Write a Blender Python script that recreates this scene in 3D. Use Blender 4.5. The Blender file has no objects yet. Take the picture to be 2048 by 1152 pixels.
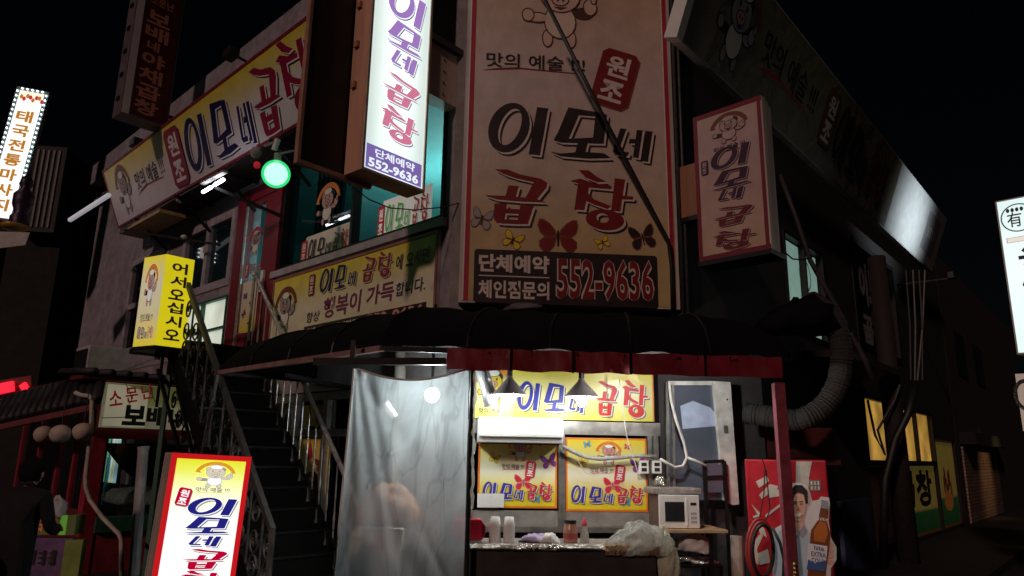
import bpy, bmesh, math, random
import numpy as np
from mathutils import Vector
random.seed(7)
SC = bpy.context.scene
COL = SC.collection
# ------------------------------------------------------------------ camera
FPX = 1440.0
TH = math.radians(13.1); RO = math.radians(0.9)
_f = np.array([0, math.cos(TH), math.sin(TH)]); _r0 = np.array([1., 0, 0]); _u0 = np.array([0, -math.sin(TH), math.cos(TH)])
_r = math.cos(RO)*_r0 + math.sin(RO)*_u0; _u = -math.sin(RO)*_r0 + math.cos(RO)*_u0
EYE = np.array([0, 0, 1.6])
from mathutils import Matrix
cd = bpy.data.cameras.new('camera'); cam = bpy.data.objects.new('camera', cd); COL.objects.link(cam)
cd.sensor_width = 36; cd.lens = 36*FPX/2048; cd.clip_end = 500
cam.matrix_world = Matrix(((_r[0], _u[0], -_f[0], 0), (_r[1], _u[1], -_f[1], 0), (_r[2], _u[2], -_f[2], 1.6), (0, 0, 0, 1)))
SC.camera = cam
# ------------------------------------------------------------------ world, key light, exposure
SUN_EL = math.radians(26); SUN_AZ = math.radians(207)     # azimuth measured from +Y towards +X
w = bpy.data.worlds.new('World'); SC.world = w; w.use_nodes = True
nt = w.node_tree; bg = nt.nodes['Background']
sky = nt.nodes.new('ShaderNodeTexSky'); sky.sky_type = 'NISHITA'; sky.sun_disc = False
sky.sun_elevation = SUN_EL; sky.sun_rotation = SUN_AZ
nt.links.new(sky.outputs[0], bg.inputs[0]); bg.inputs[1].default_value = 0.0003
sl = bpy.data.lights.new('street_light', 'SUN'); sl.energy = 0.63; sl.angle = math.radians(3); sl.color = (1.0, 0.64, 0.54)
so = bpy.data.objects.new('street_light', sl); COL.objects.link(so)
sd = Vector((math.sin(SUN_AZ)*math.cos(SUN_EL), math.cos(SUN_AZ)*math.cos(SUN_EL), math.sin(SUN_EL)))
so.rotation_euler = sd.to_track_quat('Z', 'Y').to_euler(); so.location = (-6, -8, 9)
SC.view_settings.view_transform = 'Standard'; SC.view_settings.look = 'None'
SC.view_settings.exposure = 0; SC.view_settings.gamma = 1; SC.view_settings.use_curve_mapping = False
SC.cycles.use_denoising = True; SC.cycles.max_bounces = 8; SC.cycles.transparent_max_bounces = 24
SC.cycles.sample_clamp_indirect = 4; SC.cycles.caustics_reflective = False; SC.cycles.caustics_refractive = False

# ------------------------------------------------------------------ geometry helpers
def ray(x, y):
    d = _f*FPX + _r*(x-1024) - _u*(y-576); return d/np.linalg.norm(d)
def W(x, y, Y):
    d = ray(x, y); return EYE + d*Y/d[1]
class PL:
    def __init__(s, o, X, Y=(0, 0, 1.)):
        s.o = np.array(o, float); s.X = np.array(X, float); s.X /= np.linalg.norm(s.X)
        s.Y = np.array(Y, float); s.Y /= np.linalg.norm(s.Y); s.N = np.cross(s.X, s.Y); s.N /= np.linalg.norm(s.N)
    def q(s, x, y, off=0.):
        d = ray(x, y); o = s.o+s.N*off; t = ((o-EYE)@s.N)/(d@s.N); p = EYE+d*t
        return ((p-s.o)@s.X, (p-s.o)@s.Y)
    def w(s, a, b, off=0.): return s.o+s.X*a+s.Y*b+s.N*off
    def rot(s, a, b, deg):
        r = math.radians(deg); c, si = math.cos(r), math.sin(r)
        return PL(s.w(a, b), s.X*c+s.Y*si, -s.X*si+s.Y*c)
def world(pl, x, y, off=0.):
    a, b = pl.q(x, y, off); return pl.w(a, b, off)
Z = np.array([0, 0, 1.])
F = PL((.5, 7, 0), (math.cos(math.radians(5)), math.sin(math.radians(5)), 0))
CL = world(F, 905, 600); CL[2] = 0
CR = world(F, 1345, 600); CR[2] = 0
L = PL(CL, (math.sin(math.radians(46)), -math.cos(math.radians(46)), 0))
R = PL(CR, (math.sin(math.radians(40.5)), math.cos(math.radians(40.5)), 0))
LR = PL(CL, R.X)          # plane through the left corner, square to the left wing
RL = PL(CR, L.X)          # plane through the right corner, square to the right wing

class MB:
    def __init__(s): s.v = []; s.f = []; s.m = []; s.uv = []; s.k = 0
    def add(s, vs, fs, mi=0, uv=None):
        n = len(s.v); s.v += [tuple(map(float, p)) for p in vs]
        for i, f in enumerate(fs):
            s.f.append(tuple(n+j for j in f)); s.m.append(mi); s.uv.append(uv[i] if uv else None)
    def quad(s, ps, mi=0, uv=((0, 0), (1, 0), (1, 1), (0, 1))): s.add(ps, [tuple(range(len(ps)))], mi, [uv])
    def poly(s, pl, pts, off, mi=0):
        s.k += 1; o = off+(s.k % 12)*0.00012
        ar = sum(pts[i][0]*pts[(i+1) % len(pts)][1]-pts[(i+1) % len(pts)][0]*pts[i][1] for i in range(len(pts)))
        if ar < 0: pts = pts[::-1]
        s.add([pl.w(a, b, o) for a, b in pts], [tuple(range(len(pts)))], mi)
    def rect(s, pl, a0, b0, a1, b1, off, mi=0):
        s.quad([pl.w(a0, b0, off), pl.w(a1, b0, off), pl.w(a1, b1, off), pl.w(a0, b1, off)], mi)
    def box(s, pl, a0, a1, b0, b1, o0, o1, mi=0):
        if a0 > a1: a0, a1 = a1, a0
        if b0 > b1: b0, b1 = b1, b0
        if o0 > o1: o0, o1 = o1, o0
        P = [pl.w(a, b, o) for o in (o0, o1) for a, b in ((a0, b0), (a1, b0), (a1, b1), (a0, b1))]
        s.add(P, [(4, 5, 6, 7), (1, 0, 3, 2), (0, 4, 7, 3), (5, 1, 2, 6), (0, 1, 5, 4), (7, 6, 2, 3)], mi)
    def prism(s, pl, pts, o0, o1, mi=0):
        ar = sum(pts[i][0]*pts[(i+1) % len(pts)][1]-pts[(i+1) % len(pts)][0]*pts[i][1] for i in range(len(pts)))
        if ar < 0: pts = pts[::-1]
        n = len(pts); P = [pl.w(a, b, o0) for a, b in pts]+[pl.w(a, b, o1) for a, b in pts]
        s.add(P, [tuple(range(n, 2*n)), tuple(range(n-1, -1, -1))]+[(i, (i+1) % n, n+(i+1) % n, n+i) for i in range(n)], mi)
    def bar(s, p, q, wd, ht=None, mi=0, up=(0, 0, 1)):
        p = np.array(p, float); q = np.array(q, float); ht = ht or wd
        d = q-p; ln = np.linalg.norm(d); d /= ln; x = np.cross(d, np.array(up, float))
        if np.linalg.norm(x) < 1e-3: x = np.cross(d, (1., 0, 0))
        x /= np.linalg.norm(x); y = np.cross(x, d)
        P = [e+x*i*wd/2+y*j*ht/2 for e in (p, q) for i, j in ((-1, -1), (1, -1), (1, 1), (-1, 1))]
        s.add(P, [(0, 1, 2, 3), (7, 6, 5, 4), (0, 4, 5, 1), (1, 5, 6, 2), (2, 6, 7, 3), (3, 7, 4, 0)], mi)
    def tube(s, pts, r, n=8, mi=0, caps=True):
        pts = [np.array(p, float) for p in pts]; m = len(pts); rs = r if isinstance(r, (list, tuple)) else [r]*m
        ref = None; V = []
        for i in range(m):
            t = pts[min(i+1, m-1)]-pts[max(i-1, 0)]; t /= (np.linalg.norm(t)+1e-9)
            if ref is None:
                ref = np.cross(t, Z if abs(t[2]) < .9 else np.array([1., 0, 0]))
            ref = ref-t*(ref@t); ref /= np.linalg.norm(ref); b = np.cross(t, ref)
            V += [pts[i]+rs[i]*(ref*math.cos(2*math.pi*k/n)+b*math.sin(2*math.pi*k/n)) for k in range(n)]
        fs = [(i*n+k, i*n+(k+1) % n, (i+1)*n+(k+1) % n, (i+1)*n+k) for i in range(m-1) for k in range(n)]
        if caps: fs += [tuple(range(n-1, -1, -1)), tuple((m-1)*n+k for k in range(n))]
        s.add(V, fs, mi)
    def lathe(s, c, prof, n=20, mi=0, ax=None, ex=None):
        c = np.array(c, float); ax = Z if ax is None else np.array(ax, float)/np.linalg.norm(ax)
        x = np.cross(ax, (0, 1., 0)); x = x/np.linalg.norm(x) if np.linalg.norm(x) > .01 else np.array([1., 0, 0]); y = np.cross(ax, x)
        V = [c+ax*h+r*(x*math.cos(2*math.pi*k/n)+y*math.sin(2*math.pi*k/n)) for r, h in prof for k in range(n)]
        m = len(prof)
        s.add(V, [(i*n+k, i*n+(k+1) % n, (i+1)*n+(k+1) % n, (i+1)*n+k) for i in range(m-1) for k in range(n)], mi)
    def ball(s, c, r, n=16, m=10, mi=0, sc=(1, 1, 1), fr=None):
        c = np.array(c, float); V = []
        for i in range(m+1):
            t = math.pi*i/m
            for k in range(n):
                p = np.array([math.sin(t)*math.cos(2*math.pi*k/n)*sc[0], math.sin(t)*math.sin(2*math.pi*k/n)*sc[1], math.cos(t)*sc[2]])*r
                V.append(c+p)
        s.add(V, [(i*n+k, (i+1)*n+k, (i+1)*n+(k+1) % n, i*n+(k+1) % n) for i in range(m) for k in range(n)], mi)
    def grid(s, fn, nu, nv, mi=0):
        V = [fn(i/nu, j/nv) for j in range(nv+1) for i in range(nu+1)]; k = nu+1
        s.add(V, [(j*k+i, j*k+i+1, (j+1)*k+i+1, (j+1)*k+i) for j in range(nv) for i in range(nu)], mi,
              [((i/nu, j/nv), ((i+1)/nu, j/nv), ((i+1)/nu, (j+1)/nv), (i/nu, (j+1)/nv)) for j in range(nv) for i in range(nu)])
    def obj(s, name, mats, parent=None, label=None, cat=None, group=None, kind=None, smooth=False, origin=None, bevel=0):
        if not isinstance(mats, (list, tuple)): mats = [mats]
        me = bpy.data.meshes.new(name)
        if parent is not None: org = world_loc(parent)
        elif origin is not None: org = np.array(origin, float)
        else:
            A = np.array(s.v); org = (A.min(0)+A.max(0))/2; org[2] = A[:, 2].min()
        me.from_pydata([tuple(np.array(p)-org) for p in s.v], [], s.f)
        for m in mats: me.materials.append(m)
        me.polygons.foreach_set('material_index', s.m)
        if any(u is not None for u in s.uv):
            ul = me.uv_layers.new(name='UVMap')
            for p, u in zip(me.polygons, s.uv):
                if u is not None:
                    for li, c in zip(p.loop_indices, u): ul.data[li].uv = c
        if smooth: me.polygons.foreach_set('use_smooth', [True]*len(me.polygons))
        me.update()
        if bevel:
            bm = bmesh.new(); bm.from_mesh(me); bmesh.ops.remove_doubles(bm, verts=bm.verts, dist=1e-5)
            bmesh.ops.bevel(bm, geom=bm.edges[:], offset=bevel, segments=2, affect='EDGES', profile=.6); bm.to_mesh(me); bm.free()
        o = bpy.data.objects.new(name, me); COL.objects.link(o)
        if parent is not None: o.parent = parent; o['_w'] = list(org)
        else: o.location = org; o['_w'] = list(org)
        tag(o, label, cat, group, kind); return o
def world_loc(o): return np.array(list(o['_w']))
def tag(o, label=None, cat=None, group=None, kind=None):
    if label: o['label'] = label
    if cat: o['category'] = cat
    if group: o['group'] = group
    if kind: o['kind'] = kind
    return o
def thing(name, label, cat, loc, group=None):
    o = bpy.data.objects.new(name, None); COL.objects.link(o); o.location = tuple(map(float, loc)); o['_w'] = [float(c) for c in loc]
    o.empty_display_size = .2
    return tag(o, label, cat, group)
def dup(o, dv, label=None, parent=None):
    """copy a thing with its parts (they share mesh data), moved by dv"""
    c = o.copy(); COL.objects.link(c)
    if parent is None:
        c.location = Vector(o.location)+Vector(tuple(map(float, dv))); c['_w'] = list(world_loc(o)+np.array(dv, float))
        if label: c['label'] = label
    else: c.parent = parent
    for ch in list(o.children): dup(ch, (0, 0, 0), None, c)
    return c

# ------------------------------------------------------------------ materials
def mat(name, col, rough=.6, metal=0., var=.25, scale=8., bump=.15, dirt=0., spec=.5, streak=False, bscale=None, coat=0.):
    m = bpy.data.materials.new(name); m.use_nodes = True; n = m.node_tree; N = n.nodes; b = N['Principled BSDF']
    tc = N.new('ShaderNodeTexCoord'); no = N.new('ShaderNodeTexNoise'); no.inputs['Scale'].default_value = scale; no.inputs['Detail'].default_value = 8
    mp = N.new('ShaderNodeMapping'); n.links.new(tc.outputs['Object'], mp.inputs[0]); n.links.new(mp.outputs[0], no.inputs['Vector'])
    if streak: mp.inputs['Scale'].default_value = (1, 1, .12)
    rp = N.new('ShaderNodeValToRGB'); rp.color_ramp.elements[0].position = .32; rp.color_ramp.elements[1].position = .7
    lo = [c*(1-var) for c in col]; hi = [min(1, c*(1+var*.6)) for c in col]
    rp.color_ramp.elements[0].color = (*lo, 1); rp.color_ramp.elements[1].color = (*hi, 1)
    n.links.new(no.outputs['Fac'], rp.inputs[0]); out = rp.outputs[0]
    if dirt > 0:
        n2 = N.new('ShaderNodeTexNoise'); n2.inputs['Scale'].default_value = scale*.35; n2.inputs['Detail'].default_value = 10; n2.inputs['Roughness'].default_value = .65
        n.links.new(mp.outputs[0], n2.inputs['Vector'])
        r2 = N.new('ShaderNodeValToRGB'); r2.color_ramp.elements[0].position = .45; r2.color_ramp.elements[1].position = .75
        r2.color_ramp.elements[0].color = (0, 0, 0, 1); r2.color_ramp.elements[1].color = (dirt,)*3+(1,)
        n.links.new(n2.outputs['Fac'], r2.inputs[0])
        mx = N.new('ShaderNodeMix'); mx.data_type = 'RGBA'; n.links.new(r2.outputs[0], mx.inputs[0]); n.links.new(out, mx.inputs[6])
        mx.inputs[7].default_value = (col[0]*.25+.01, col[1]*.2+.008, col[2]*.18+.005, 1); out = mx.outputs[2]
    n.links.new(out, b.inputs['Base Color'])
    b.inputs['Roughness'].default_value = rough; b.inputs['Metallic'].default_value = metal; b.inputs['Specular IOR Level'].default_value = spec
    if coat: b.inputs['Coat Weight'].default_value = coat
    mr = N.new('ShaderNodeMapRange'); mr.inputs[3].default_value = max(0, rough-.12); mr.inputs[4].default_value = min(1, rough+.15)
    n.links.new(no.outputs['Fac'], mr.inputs[0]); n.links.new(mr.outputs[0], b.inputs['Roughness'])
    if bump:
        n3 = N.new('ShaderNodeTexNoise'); n3.inputs['Scale'].default_value = bscale or scale*4; n3.inputs['Detail'].default_value = 6
        n.links.new(tc.outputs['Object'], n3.inputs['Vector'])
        bp = N.new('ShaderNodeBump'); bp.inputs['Strength'].default_value = bump; bp.inputs['Distance'].default_value = .01
        n.links.new(n3.outputs['Fac'], bp.inputs['Height']); n.links.new(bp.outputs[0], b.inputs['Normal'])
    return m
def emit(name, col, st, base=None, rough=.4, var=0.):
    m = bpy.data.materials.new(name); m.use_nodes = True; n = m.node_tree; b = n.nodes['Principled BSDF']
    b.inputs['Base Color'].default_value = (*(base or col), 1); b.inputs['Roughness'].default_value = rough
    b.inputs['Emission Color'].default_value = (*col, 1); b.inputs['Emission Strength'].default_value = st
    if var:
        tc = n.nodes.new('ShaderNodeTexCoord'); no = n.nodes.new('ShaderNodeTexNoise'); no.inputs['Scale'].default_value = 1.6
        n.links.new(tc.outputs['Object'], no.inputs['Vector']); mr = n.nodes.new('ShaderNodeMapRange')
        mr.inputs[1].default_value = .3; mr.inputs[2].default_value = .7; mr.inputs[3].default_value = st*(1-var); mr.inputs[4].default_value = st*(1+var)
        n.links.new(no.outputs['Fac'], mr.inputs[0]); n.links.new(mr.outputs[0], b.inputs['Emission Strength'])
    return m
def gradient(name, stops, lit=0., rough=.4, grime=.12, tubes=0):
    """print whose colour runs up the panel (UV v); lit > 0 for a light box or an added glow"""
    m = bpy.data.materials.new(name); m.use_nodes = True; n = m.node_tree; N = n.nodes; b = N['Principled BSDF']
    uv = N.new('ShaderNodeUVMap'); sp = N.new('ShaderNodeSeparateXYZ'); n.links.new(uv.outputs[0], sp.inputs[0])
    rp = N.new('ShaderNodeValToRGB'); el = rp.color_ramp.elements
    el[0].position, el[0].color = stops[0][0], (*stops[0][1], 1); el[1].position, el[1].color = stops[-1][0], (*stops[-1][1], 1)
    for p, c in stops[1:-1]:
        e = el.new(p); e.color = (*c, 1)
    n.links.new(sp.outputs[1], rp.inputs[0])
    tc = N.new('ShaderNodeTexCoord'); no = N.new('ShaderNodeTexNoise'); no.inputs['Scale'].default_value = 5; no.inputs['Detail'].default_value = 9
    n.links.new(tc.outputs['Object'], no.inputs['Vector'])
    mr = N.new('ShaderNodeMapRange'); mr.inputs[1].default_value = .3; mr.inputs[2].default_value = .75; mr.inputs[3].default_value = 1; mr.inputs[4].default_value = 1-grime
    n.links.new(no.outputs['Fac'], mr.inputs[0])
    mx = N.new('ShaderNodeVectorMath'); mx.operation = 'SCALE'; n.links.new(rp.outputs[0], mx.inputs[0]); n.links.new(mr.outputs[0], mx.inputs['Scale'])
    n.links.new(mx.outputs[0], b.inputs['Base Color']); b.inputs['Roughness'].default_value = rough
    if not lit:
        nb_ = N.new('ShaderNodeTexNoise'); nb_.inputs['Scale'].default_value = 2.2; nb_.inputs['Detail'].default_value = 3; nb_.inputs['Distortion'].default_value = .6
        n.links.new(tc.outputs['Object'], nb_.inputs['Vector']); bp_ = N.new('ShaderNodeBump'); bp_.inputs['Strength'].default_value = .35; bp_.inputs['Distance'].default_value = .05
        n.links.new(nb_.outputs['Fac'], bp_.inputs['Height']); n.links.new(bp_.outputs[0], b.inputs['Normal'])
    if lit:
        n.links.new(mx.outputs[0], b.inputs['Emission Color']); b.inputs['Emission Strength'].default_value = lit
        if tubes:   # two fluorescent tubes behind the face: brighter bands across u
            w_ = N.new('ShaderNodeMath'); w_.operation = 'SUBTRACT'; n.links.new(sp.outputs[0], w_.inputs[0]); w_.inputs[1].default_value = .5
            a_ = N.new('ShaderNodeMath'); a_.operation = 'ABSOLUTE'; n.links.new(w_.outputs[0], a_.inputs[0])
            m_ = N.new('ShaderNodeMapRange'); m_.interpolation_type = 'SMOOTHSTEP'; m_.inputs[1].default_value = .15; m_.inputs[2].default_value = .5
            m_.inputs[3].default_value = lit*1.15; m_.inputs[4].default_value = lit*tubes
            n.links.new(a_.outputs[0], m_.inputs[0]); n.links.new(m_.outputs[0], b.inputs['Emission Strength'])
    return m
def glass(name, tint=(.9, .95, .95), alpha=.8, rough=.03, ior=1.5):
    m = bpy.data.materials.new(name); m.use_nodes = True; n = m.node_tree; N = n.nodes; N.remove(N['Principled BSDF'])
    out = N['Material Output']; t = N.new('ShaderNodeBsdfTransparent'); t.inputs[0].default_value = (*[c*alpha for c in tint], 1)
    g = N.new('ShaderNodeBsdfGlossy'); g.inputs['Roughness'].default_value = rough; g.inputs[0].default_value = (.9, .9, .9, 1)
    lw = N.new('ShaderNodeFresnel'); lw.inputs[0].default_value = ior
    ge = N.new('ShaderNodeNewGeometry'); sb = N.new('ShaderNodeMath'); sb.operation = 'SUBTRACT'; sb.inputs[0].default_value = 1; n.links.new(ge.outputs['Backfacing'], sb.inputs[1])
    ml = N.new('ShaderNodeMath'); ml.operation = 'MULTIPLY'; n.links.new(lw.outputs[0], ml.inputs[0]); n.links.new(sb.outputs[0], ml.inputs[1])
    mx = N.new('ShaderNodeMixShader'); n.links.new(ml.outputs[0], mx.inputs[0]); n.links.new(t.outputs[0], mx.inputs[1]); n.links.new(g.outputs[0], mx.inputs[2])
    n.links.new(mx.outputs[0], out.inputs[0]); return m
def film(name, col, alpha, rough=.25, bump=.4, scale=5., sc=(1.8, 1.8, .5), tl=.55, wrinkle=0.):
    """thin translucent plastic sheet"""
    m = bpy.data.materials.new(name); m.use_nodes = True; n = m.node_tree; N = n.nodes; N.remove(N['Principled BSDF'])
    out = N['Material Output']; t = N.new('ShaderNodeBsdfTransparent')
    d = N.new('ShaderNodeBsdfDiffuse'); d.inputs[0].default_value = (*col, 1)
    tr = N.new('ShaderNodeBsdfTranslucent'); tr.inputs[0].default_value = (*col, 1)
    g = N.new('ShaderNodeBsdfGlossy'); g.inputs['Roughness'].default_value = rough
    a = N.new('ShaderNodeAddShader')
    m1 = N.new('ShaderNodeMixShader'); m1.inputs[0].default_value = tl; n.links.new(d.outputs[0], m1.inputs[1]); n.links.new(tr.outputs[0], m1.inputs[2])
    fr = N.new('ShaderNodeFresnel'); fr.inputs[0].default_value = 1.45
    m2 = N.new('ShaderNodeMixShader'); n.links.new(fr.outputs[0], m2.inputs[0]); n.links.new(m1.outputs[0], m2.inputs[1]); n.links.new(g.outputs[0], m2.inputs[2])
    tc = N.new('ShaderNodeTexCoord'); mp = N.new('ShaderNodeMapping'); n.links.new(tc.outputs['Object'], mp.inputs[0]); mp.inputs['Rotation'].default_value = (.3, .5, .4); mp.inputs['Scale'].default_value = sc
    no = N.new('ShaderNodeTexNoise'); no.inputs['Scale'].default_value = scale; no.inputs['Detail'].default_value = 8; no.inputs['Distortion'].default_value = 1.2
    n.links.new(mp.outputs[0], no.inputs['Vector'])
    mr = N.new('ShaderNodeMapRange'); mr.inputs[1].default_value = .3; mr.inputs[2].default_value = .72; mr.inputs[3].default_value = 1-min(1, alpha+.14); mr.inputs[4].default_value = 1-max(0, alpha-.2)
    n.links.new(no.outputs['Fac'], mr.inputs[0])
    fac = mr.outputs[0]; hgt = no.outputs['Fac']
    for k_, (rz_, scz) in enumerate(((.7, 3.4), (-.55, 4.3))) if wrinkle else ():     # thin stress wrinkles, white where the sheet is creased
        mp2 = N.new('ShaderNodeMapping'); n.links.new(tc.outputs['Object'], mp2.inputs[0]); mp2.inputs['Rotation'].default_value = (0, rz_, .1); mp2.inputs['Scale'].default_value = (1, 1, .22)
        n2 = N.new('ShaderNodeTexNoise'); n2.inputs['Scale'].default_value = scz; n2.inputs['Detail'].default_value = 3; n2.inputs['Distortion'].default_value = .5; n.links.new(mp2.outputs[0], n2.inputs['Vector'])
        rp = N.new('ShaderNodeValToRGB'); e = rp.color_ramp.elements; e[0].position = .485; e[0].color = (1, 1, 1, 1); e[1].position = .525; e[1].color = (1, 1, 1, 1)
        q_ = e.new(.505); q_.color = (1-wrinkle,)*3+(1,); n.links.new(n2.outputs['Fac'], rp.inputs[0])
        mu = N.new('ShaderNodeMath'); mu.operation = 'MULTIPLY'; n.links.new(fac, mu.inputs[0]); n.links.new(rp.outputs[0], mu.inputs[1]); fac = mu.outputs[0]
        ad = N.new('ShaderNodeMath'); ad.operation = 'ADD'; n.links.new(hgt, ad.inputs[0]); ad.inputs[1].default_value = 0
    m3 = N.new('ShaderNodeMixShader'); n.links.new(fac, m3.inputs[0]); n.links.new(t.outputs[0], m3.inputs[1]); n.links.new(m2.outputs[0], m3.inputs[2])
    bp = N.new('ShaderNodeBump'); bp.inputs['Strength'].default_value = bump; bp.inputs['Distance'].default_value = .03
    n.links.new(hgt, bp.inputs['Height'])
    for x in (d, tr, g): n.links.new(bp.outputs[0], x.inputs['Normal'])
    n.links.new(m3.outputs[0], out.inputs[0]); return m

M = {}
M['stallred'] = mat('stall_red_paint', (.42, .03, .06), .5, bump=.2, scale=9, dirt=.4)
M['stairblack'] = mat('black_stair_paint', (.006, .006, .006), .8, bump=.4, spec=.12, dirt=.3)
M['asphalt'] = mat('asphalt', (.03, .03, .031), .9, spec=.1, bump=.5, scale=20)
M['pave'] = mat('pavement', (.035, .033, .032), .9, spec=.1, bump=.4, scale=12, dirt=.5)
M['conc'] = mat('concrete_wall', (.30, .28, .28), .85, bump=.5, scale=5, dirt=.7)
M['stucco'] = mat('lilac_stucco', (.30, .29, .34), .85, bump=.4, scale=7, dirt=.5)
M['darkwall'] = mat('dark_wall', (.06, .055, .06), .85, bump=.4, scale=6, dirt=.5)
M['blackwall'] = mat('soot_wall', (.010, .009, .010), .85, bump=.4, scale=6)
M['redwood'] = mat('red_painted_frame', (.20, .02, .035), .4, bump=.15, scale=9, dirt=.3)
M['redpost'] = mat('red_steel_post', (.26, .05, .075), .45, bump=.2, scale=14, dirt=.6)
M['whiteframe'] = mat('white_enamel_frame', (.72, .72, .68), .4, bump=.1, scale=10, dirt=.35)
M['alu'] = mat('aluminium', (.42, .41, .38), .35, .8, bump=.08, scale=12, dirt=.3)
M['steel'] = mat('steel_rail', (.55, .53, .52), .3, .55, bump=.08, scale=20, dirt=.4)
M['iron'] = mat('black_iron', (.014, .014, .014), .45, .5, bump=.3, scale=20, dirt=.4)
M['greyiron'] = mat('weathered_iron', (.11, .11, .105), .5, .4, bump=.3, scale=20, dirt=.5)
M['tarp'] = mat('black_tarpaulin', (.006, .006, .008), .85, bump=.5, spec=.08, scale=3, bscale=9)
M['rust'] = mat('rusty_cream_metal', (.42, .20, .11), .6, bump=.3, scale=9, dirt=.75, streak=True)
M['tan'] = mat('tan_metal', (.72, .42, .30), .5, bump=.2, scale=7, dirt=.6, streak=True)
M['whiteplastic'] = mat('white_plastic', (.78, .78, .74), .3, bump=.03, scale=5, var=.08)
M['signside'] = mat('sign_side', (.55, .52, .50), .5, bump=.1, scale=8, dirt=.5, streak=True)
M['blackmetal'] = mat('black_panel', (.008, .007, .008), .5, bump=.1, scale=5)
M['duct'] = mat('galvanised_duct', (.5, .5, .5), .35, .35, bump=.2, scale=14)
M['flexduct'] = mat('flexible_duct', (.030, .028, .026), .9, .0, bump=.5, scale=25, dirt=.5)
M['tile'] = mat('roof_tile', (.016, .015, .018), .6, bump=.4, scale=16)
M['wood'] = mat('plywood', (.52, .36, .2), .6, bump=.2, scale=9)
M['redplastic'] = mat('red_plastic', (.5, .02, .05), .3, var=.1, bump=.03)
M['rubber'] = mat('black_rubber', (.012, .012, .012), .5, bump=.1)
M['cablewhite'] = mat('white_cable', (.66, .66, .62), .5, bump=.05, dirt=.3)
M['pvc'] = mat('pvc_pipe', (.5, .46, .4), .5, bump=.1, dirt=.4)
M['hosered'] = mat('red_hose', (.38, .035, .03), .4, bump=.1)
M['skin'] = mat('skin', (.5, .28, .22), .5, var=.1, bump=.1, scale=20)
M['hair'] = mat('black_hair', (.006, .005, .005), .7, bump=1, scale=60, spec=.15)
M['coat'] = mat('black_coat', (.006, .006, .007), .85, bump=.4, scale=20)
M['counter'] = mat('dark_counter_front', (.045, .038, .035), .45, bump=.2, scale=6, dirt=.5)
M['foil'] = mat('crumpled_foil', (.7, .68, .62), .22, 1., bump=1., scale=30)
M['brownfoil'] = mat('greasy_foil', (.36, .26, .15), .35, .7, bump=1., scale=26, dirt=.6)
M['bag'] = film('plastic_bag', (.8, .82, .76), .45, .2, .8, 12)
M['curtain'] = film('vinyl_curtain', (.80, .88, .92), .47, .14, .22, 1.6, (1, 1, .8), .62, .22)
M['cup'] = mat('paper_cup', (.75, .74, .70), .5, var=.05, bump=.02)
M['glassT'] = glass('tinted_glass', (.55, .8, .8), .45)
M['glassC'] = glass('clear_glass', (.9, .98, .98), .9)
M['glassD'] = glass('dark_glass', (.5, .55, .6), .35)
M['glassA'] = glass('alley_glass', (.95, .95, .9), .95, .05, 1.15)
M['mirrorglass'] = mat('bluish_film_glass', (.16, .19, .25), .12, .3, var=.2, scale=2, bump=.05)
M['teal'] = mat('teal_interior', (.20, .50, .50), .6, var=.12, scale=2, bump=.05)
M['curtaincloth'] = mat('dark_drape', (.03, .07, .07), .8, bump=.3)
M['redcloth'] = mat('red_valance_vinyl', (.20, .008, .022), .5, bump=.4, scale=4, dirt=.35)
M['mesh'] = mat('orange_mesh_bag', (.46, .22, .12), .7, bump=.8, scale=40)
M['grey'] = mat('grey_paint', (.32, .32, .33), .6, dirt=.4, bump=.1)
M['lilac'] = mat('lilac_window_frame', (.42, .40, .46), .5, dirt=.4, bump=.1)
M['green'] = mat('green_paint', (.03, .13, .08), .5, dirt=.3)
M['globe'] = mat('paper_globe', (.52, .42, .36), .7, var=.12, bump=.2, scale=14)
M['purple'] = mat('purple_poster', (.16, .08, .2), .6, var=.5, scale=9)
M['brownjar'] = mat('sauce_jar', (.45, .22, .16), .25, var=.2)
M['bulb'] = emit('lit_bulb', (.98, 1, .96), 145)
M['curtainbulb'] = emit('lit_bulb_cool', (.90, 1, 1), 150)
M['tubelit'] = emit('lit_tube', (.95, .95, 1), 14)
M['tubefaint'] = emit('dim_tube', (.9, .9, 1), .28)
M['tealtube'] = emit('room_tube', (.75, 1, 1), 9)
M['amber'] = emit('amber_window_light', (.85, .47, .10), .50, var=.6)
M['frost'] = emit('frosted_lit_pane', (.78, .88, .74), .6, var=.25)
M['redneon'] = emit('red_neon', (1, .02, .05), 1.0)
M['green_outer'] = emit('green_lamp_glow', (.12, 1, .32), 1.0)

PN = ['bg', 'white', 'navy', 'red', 'dark', 'yellow', 'orange', 'pink', 'brown', 'purple', 'blue', 'greenp', 'grey']
PC = dict(bg=(.75, .72, .6), white=(.78, .76, .7), navy=(.03, .025, .22), red=(.52, .02, .035), dark=(.022, .012, .014), yellow=(.78, .58, .04), orange=(.75, .25, .05),
          pink=(.66, .36, .34), brown=(.2, .06, .03), purple=(.2, .04, .32), blue=(.08, .4, .6), greenp=(.12, .42, .08), grey=(.35, .34, .36))
PI = {n: i for i, n in enumerate(PN)}
YEL = (.80, .62, .05); CRM = (.78, .74, .62)
def palette(nm, lit=0., bg=None, over={}):
    out = []
    for n in PN:
        c = over.get(n, PC[n])
        if n == 'bg' and bg is not None: out.append(bg); continue
        if lit:
            k = lit*(.75 if n not in ('white',) else 1)
            out.append(emit(nm+'_'+n, c, k, base=tuple(x*.6 for x in c)))
        else: out.append(mat(nm+'_'+n, c, .45, var=.1, bump=.02, scale=6))
    return out

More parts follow.
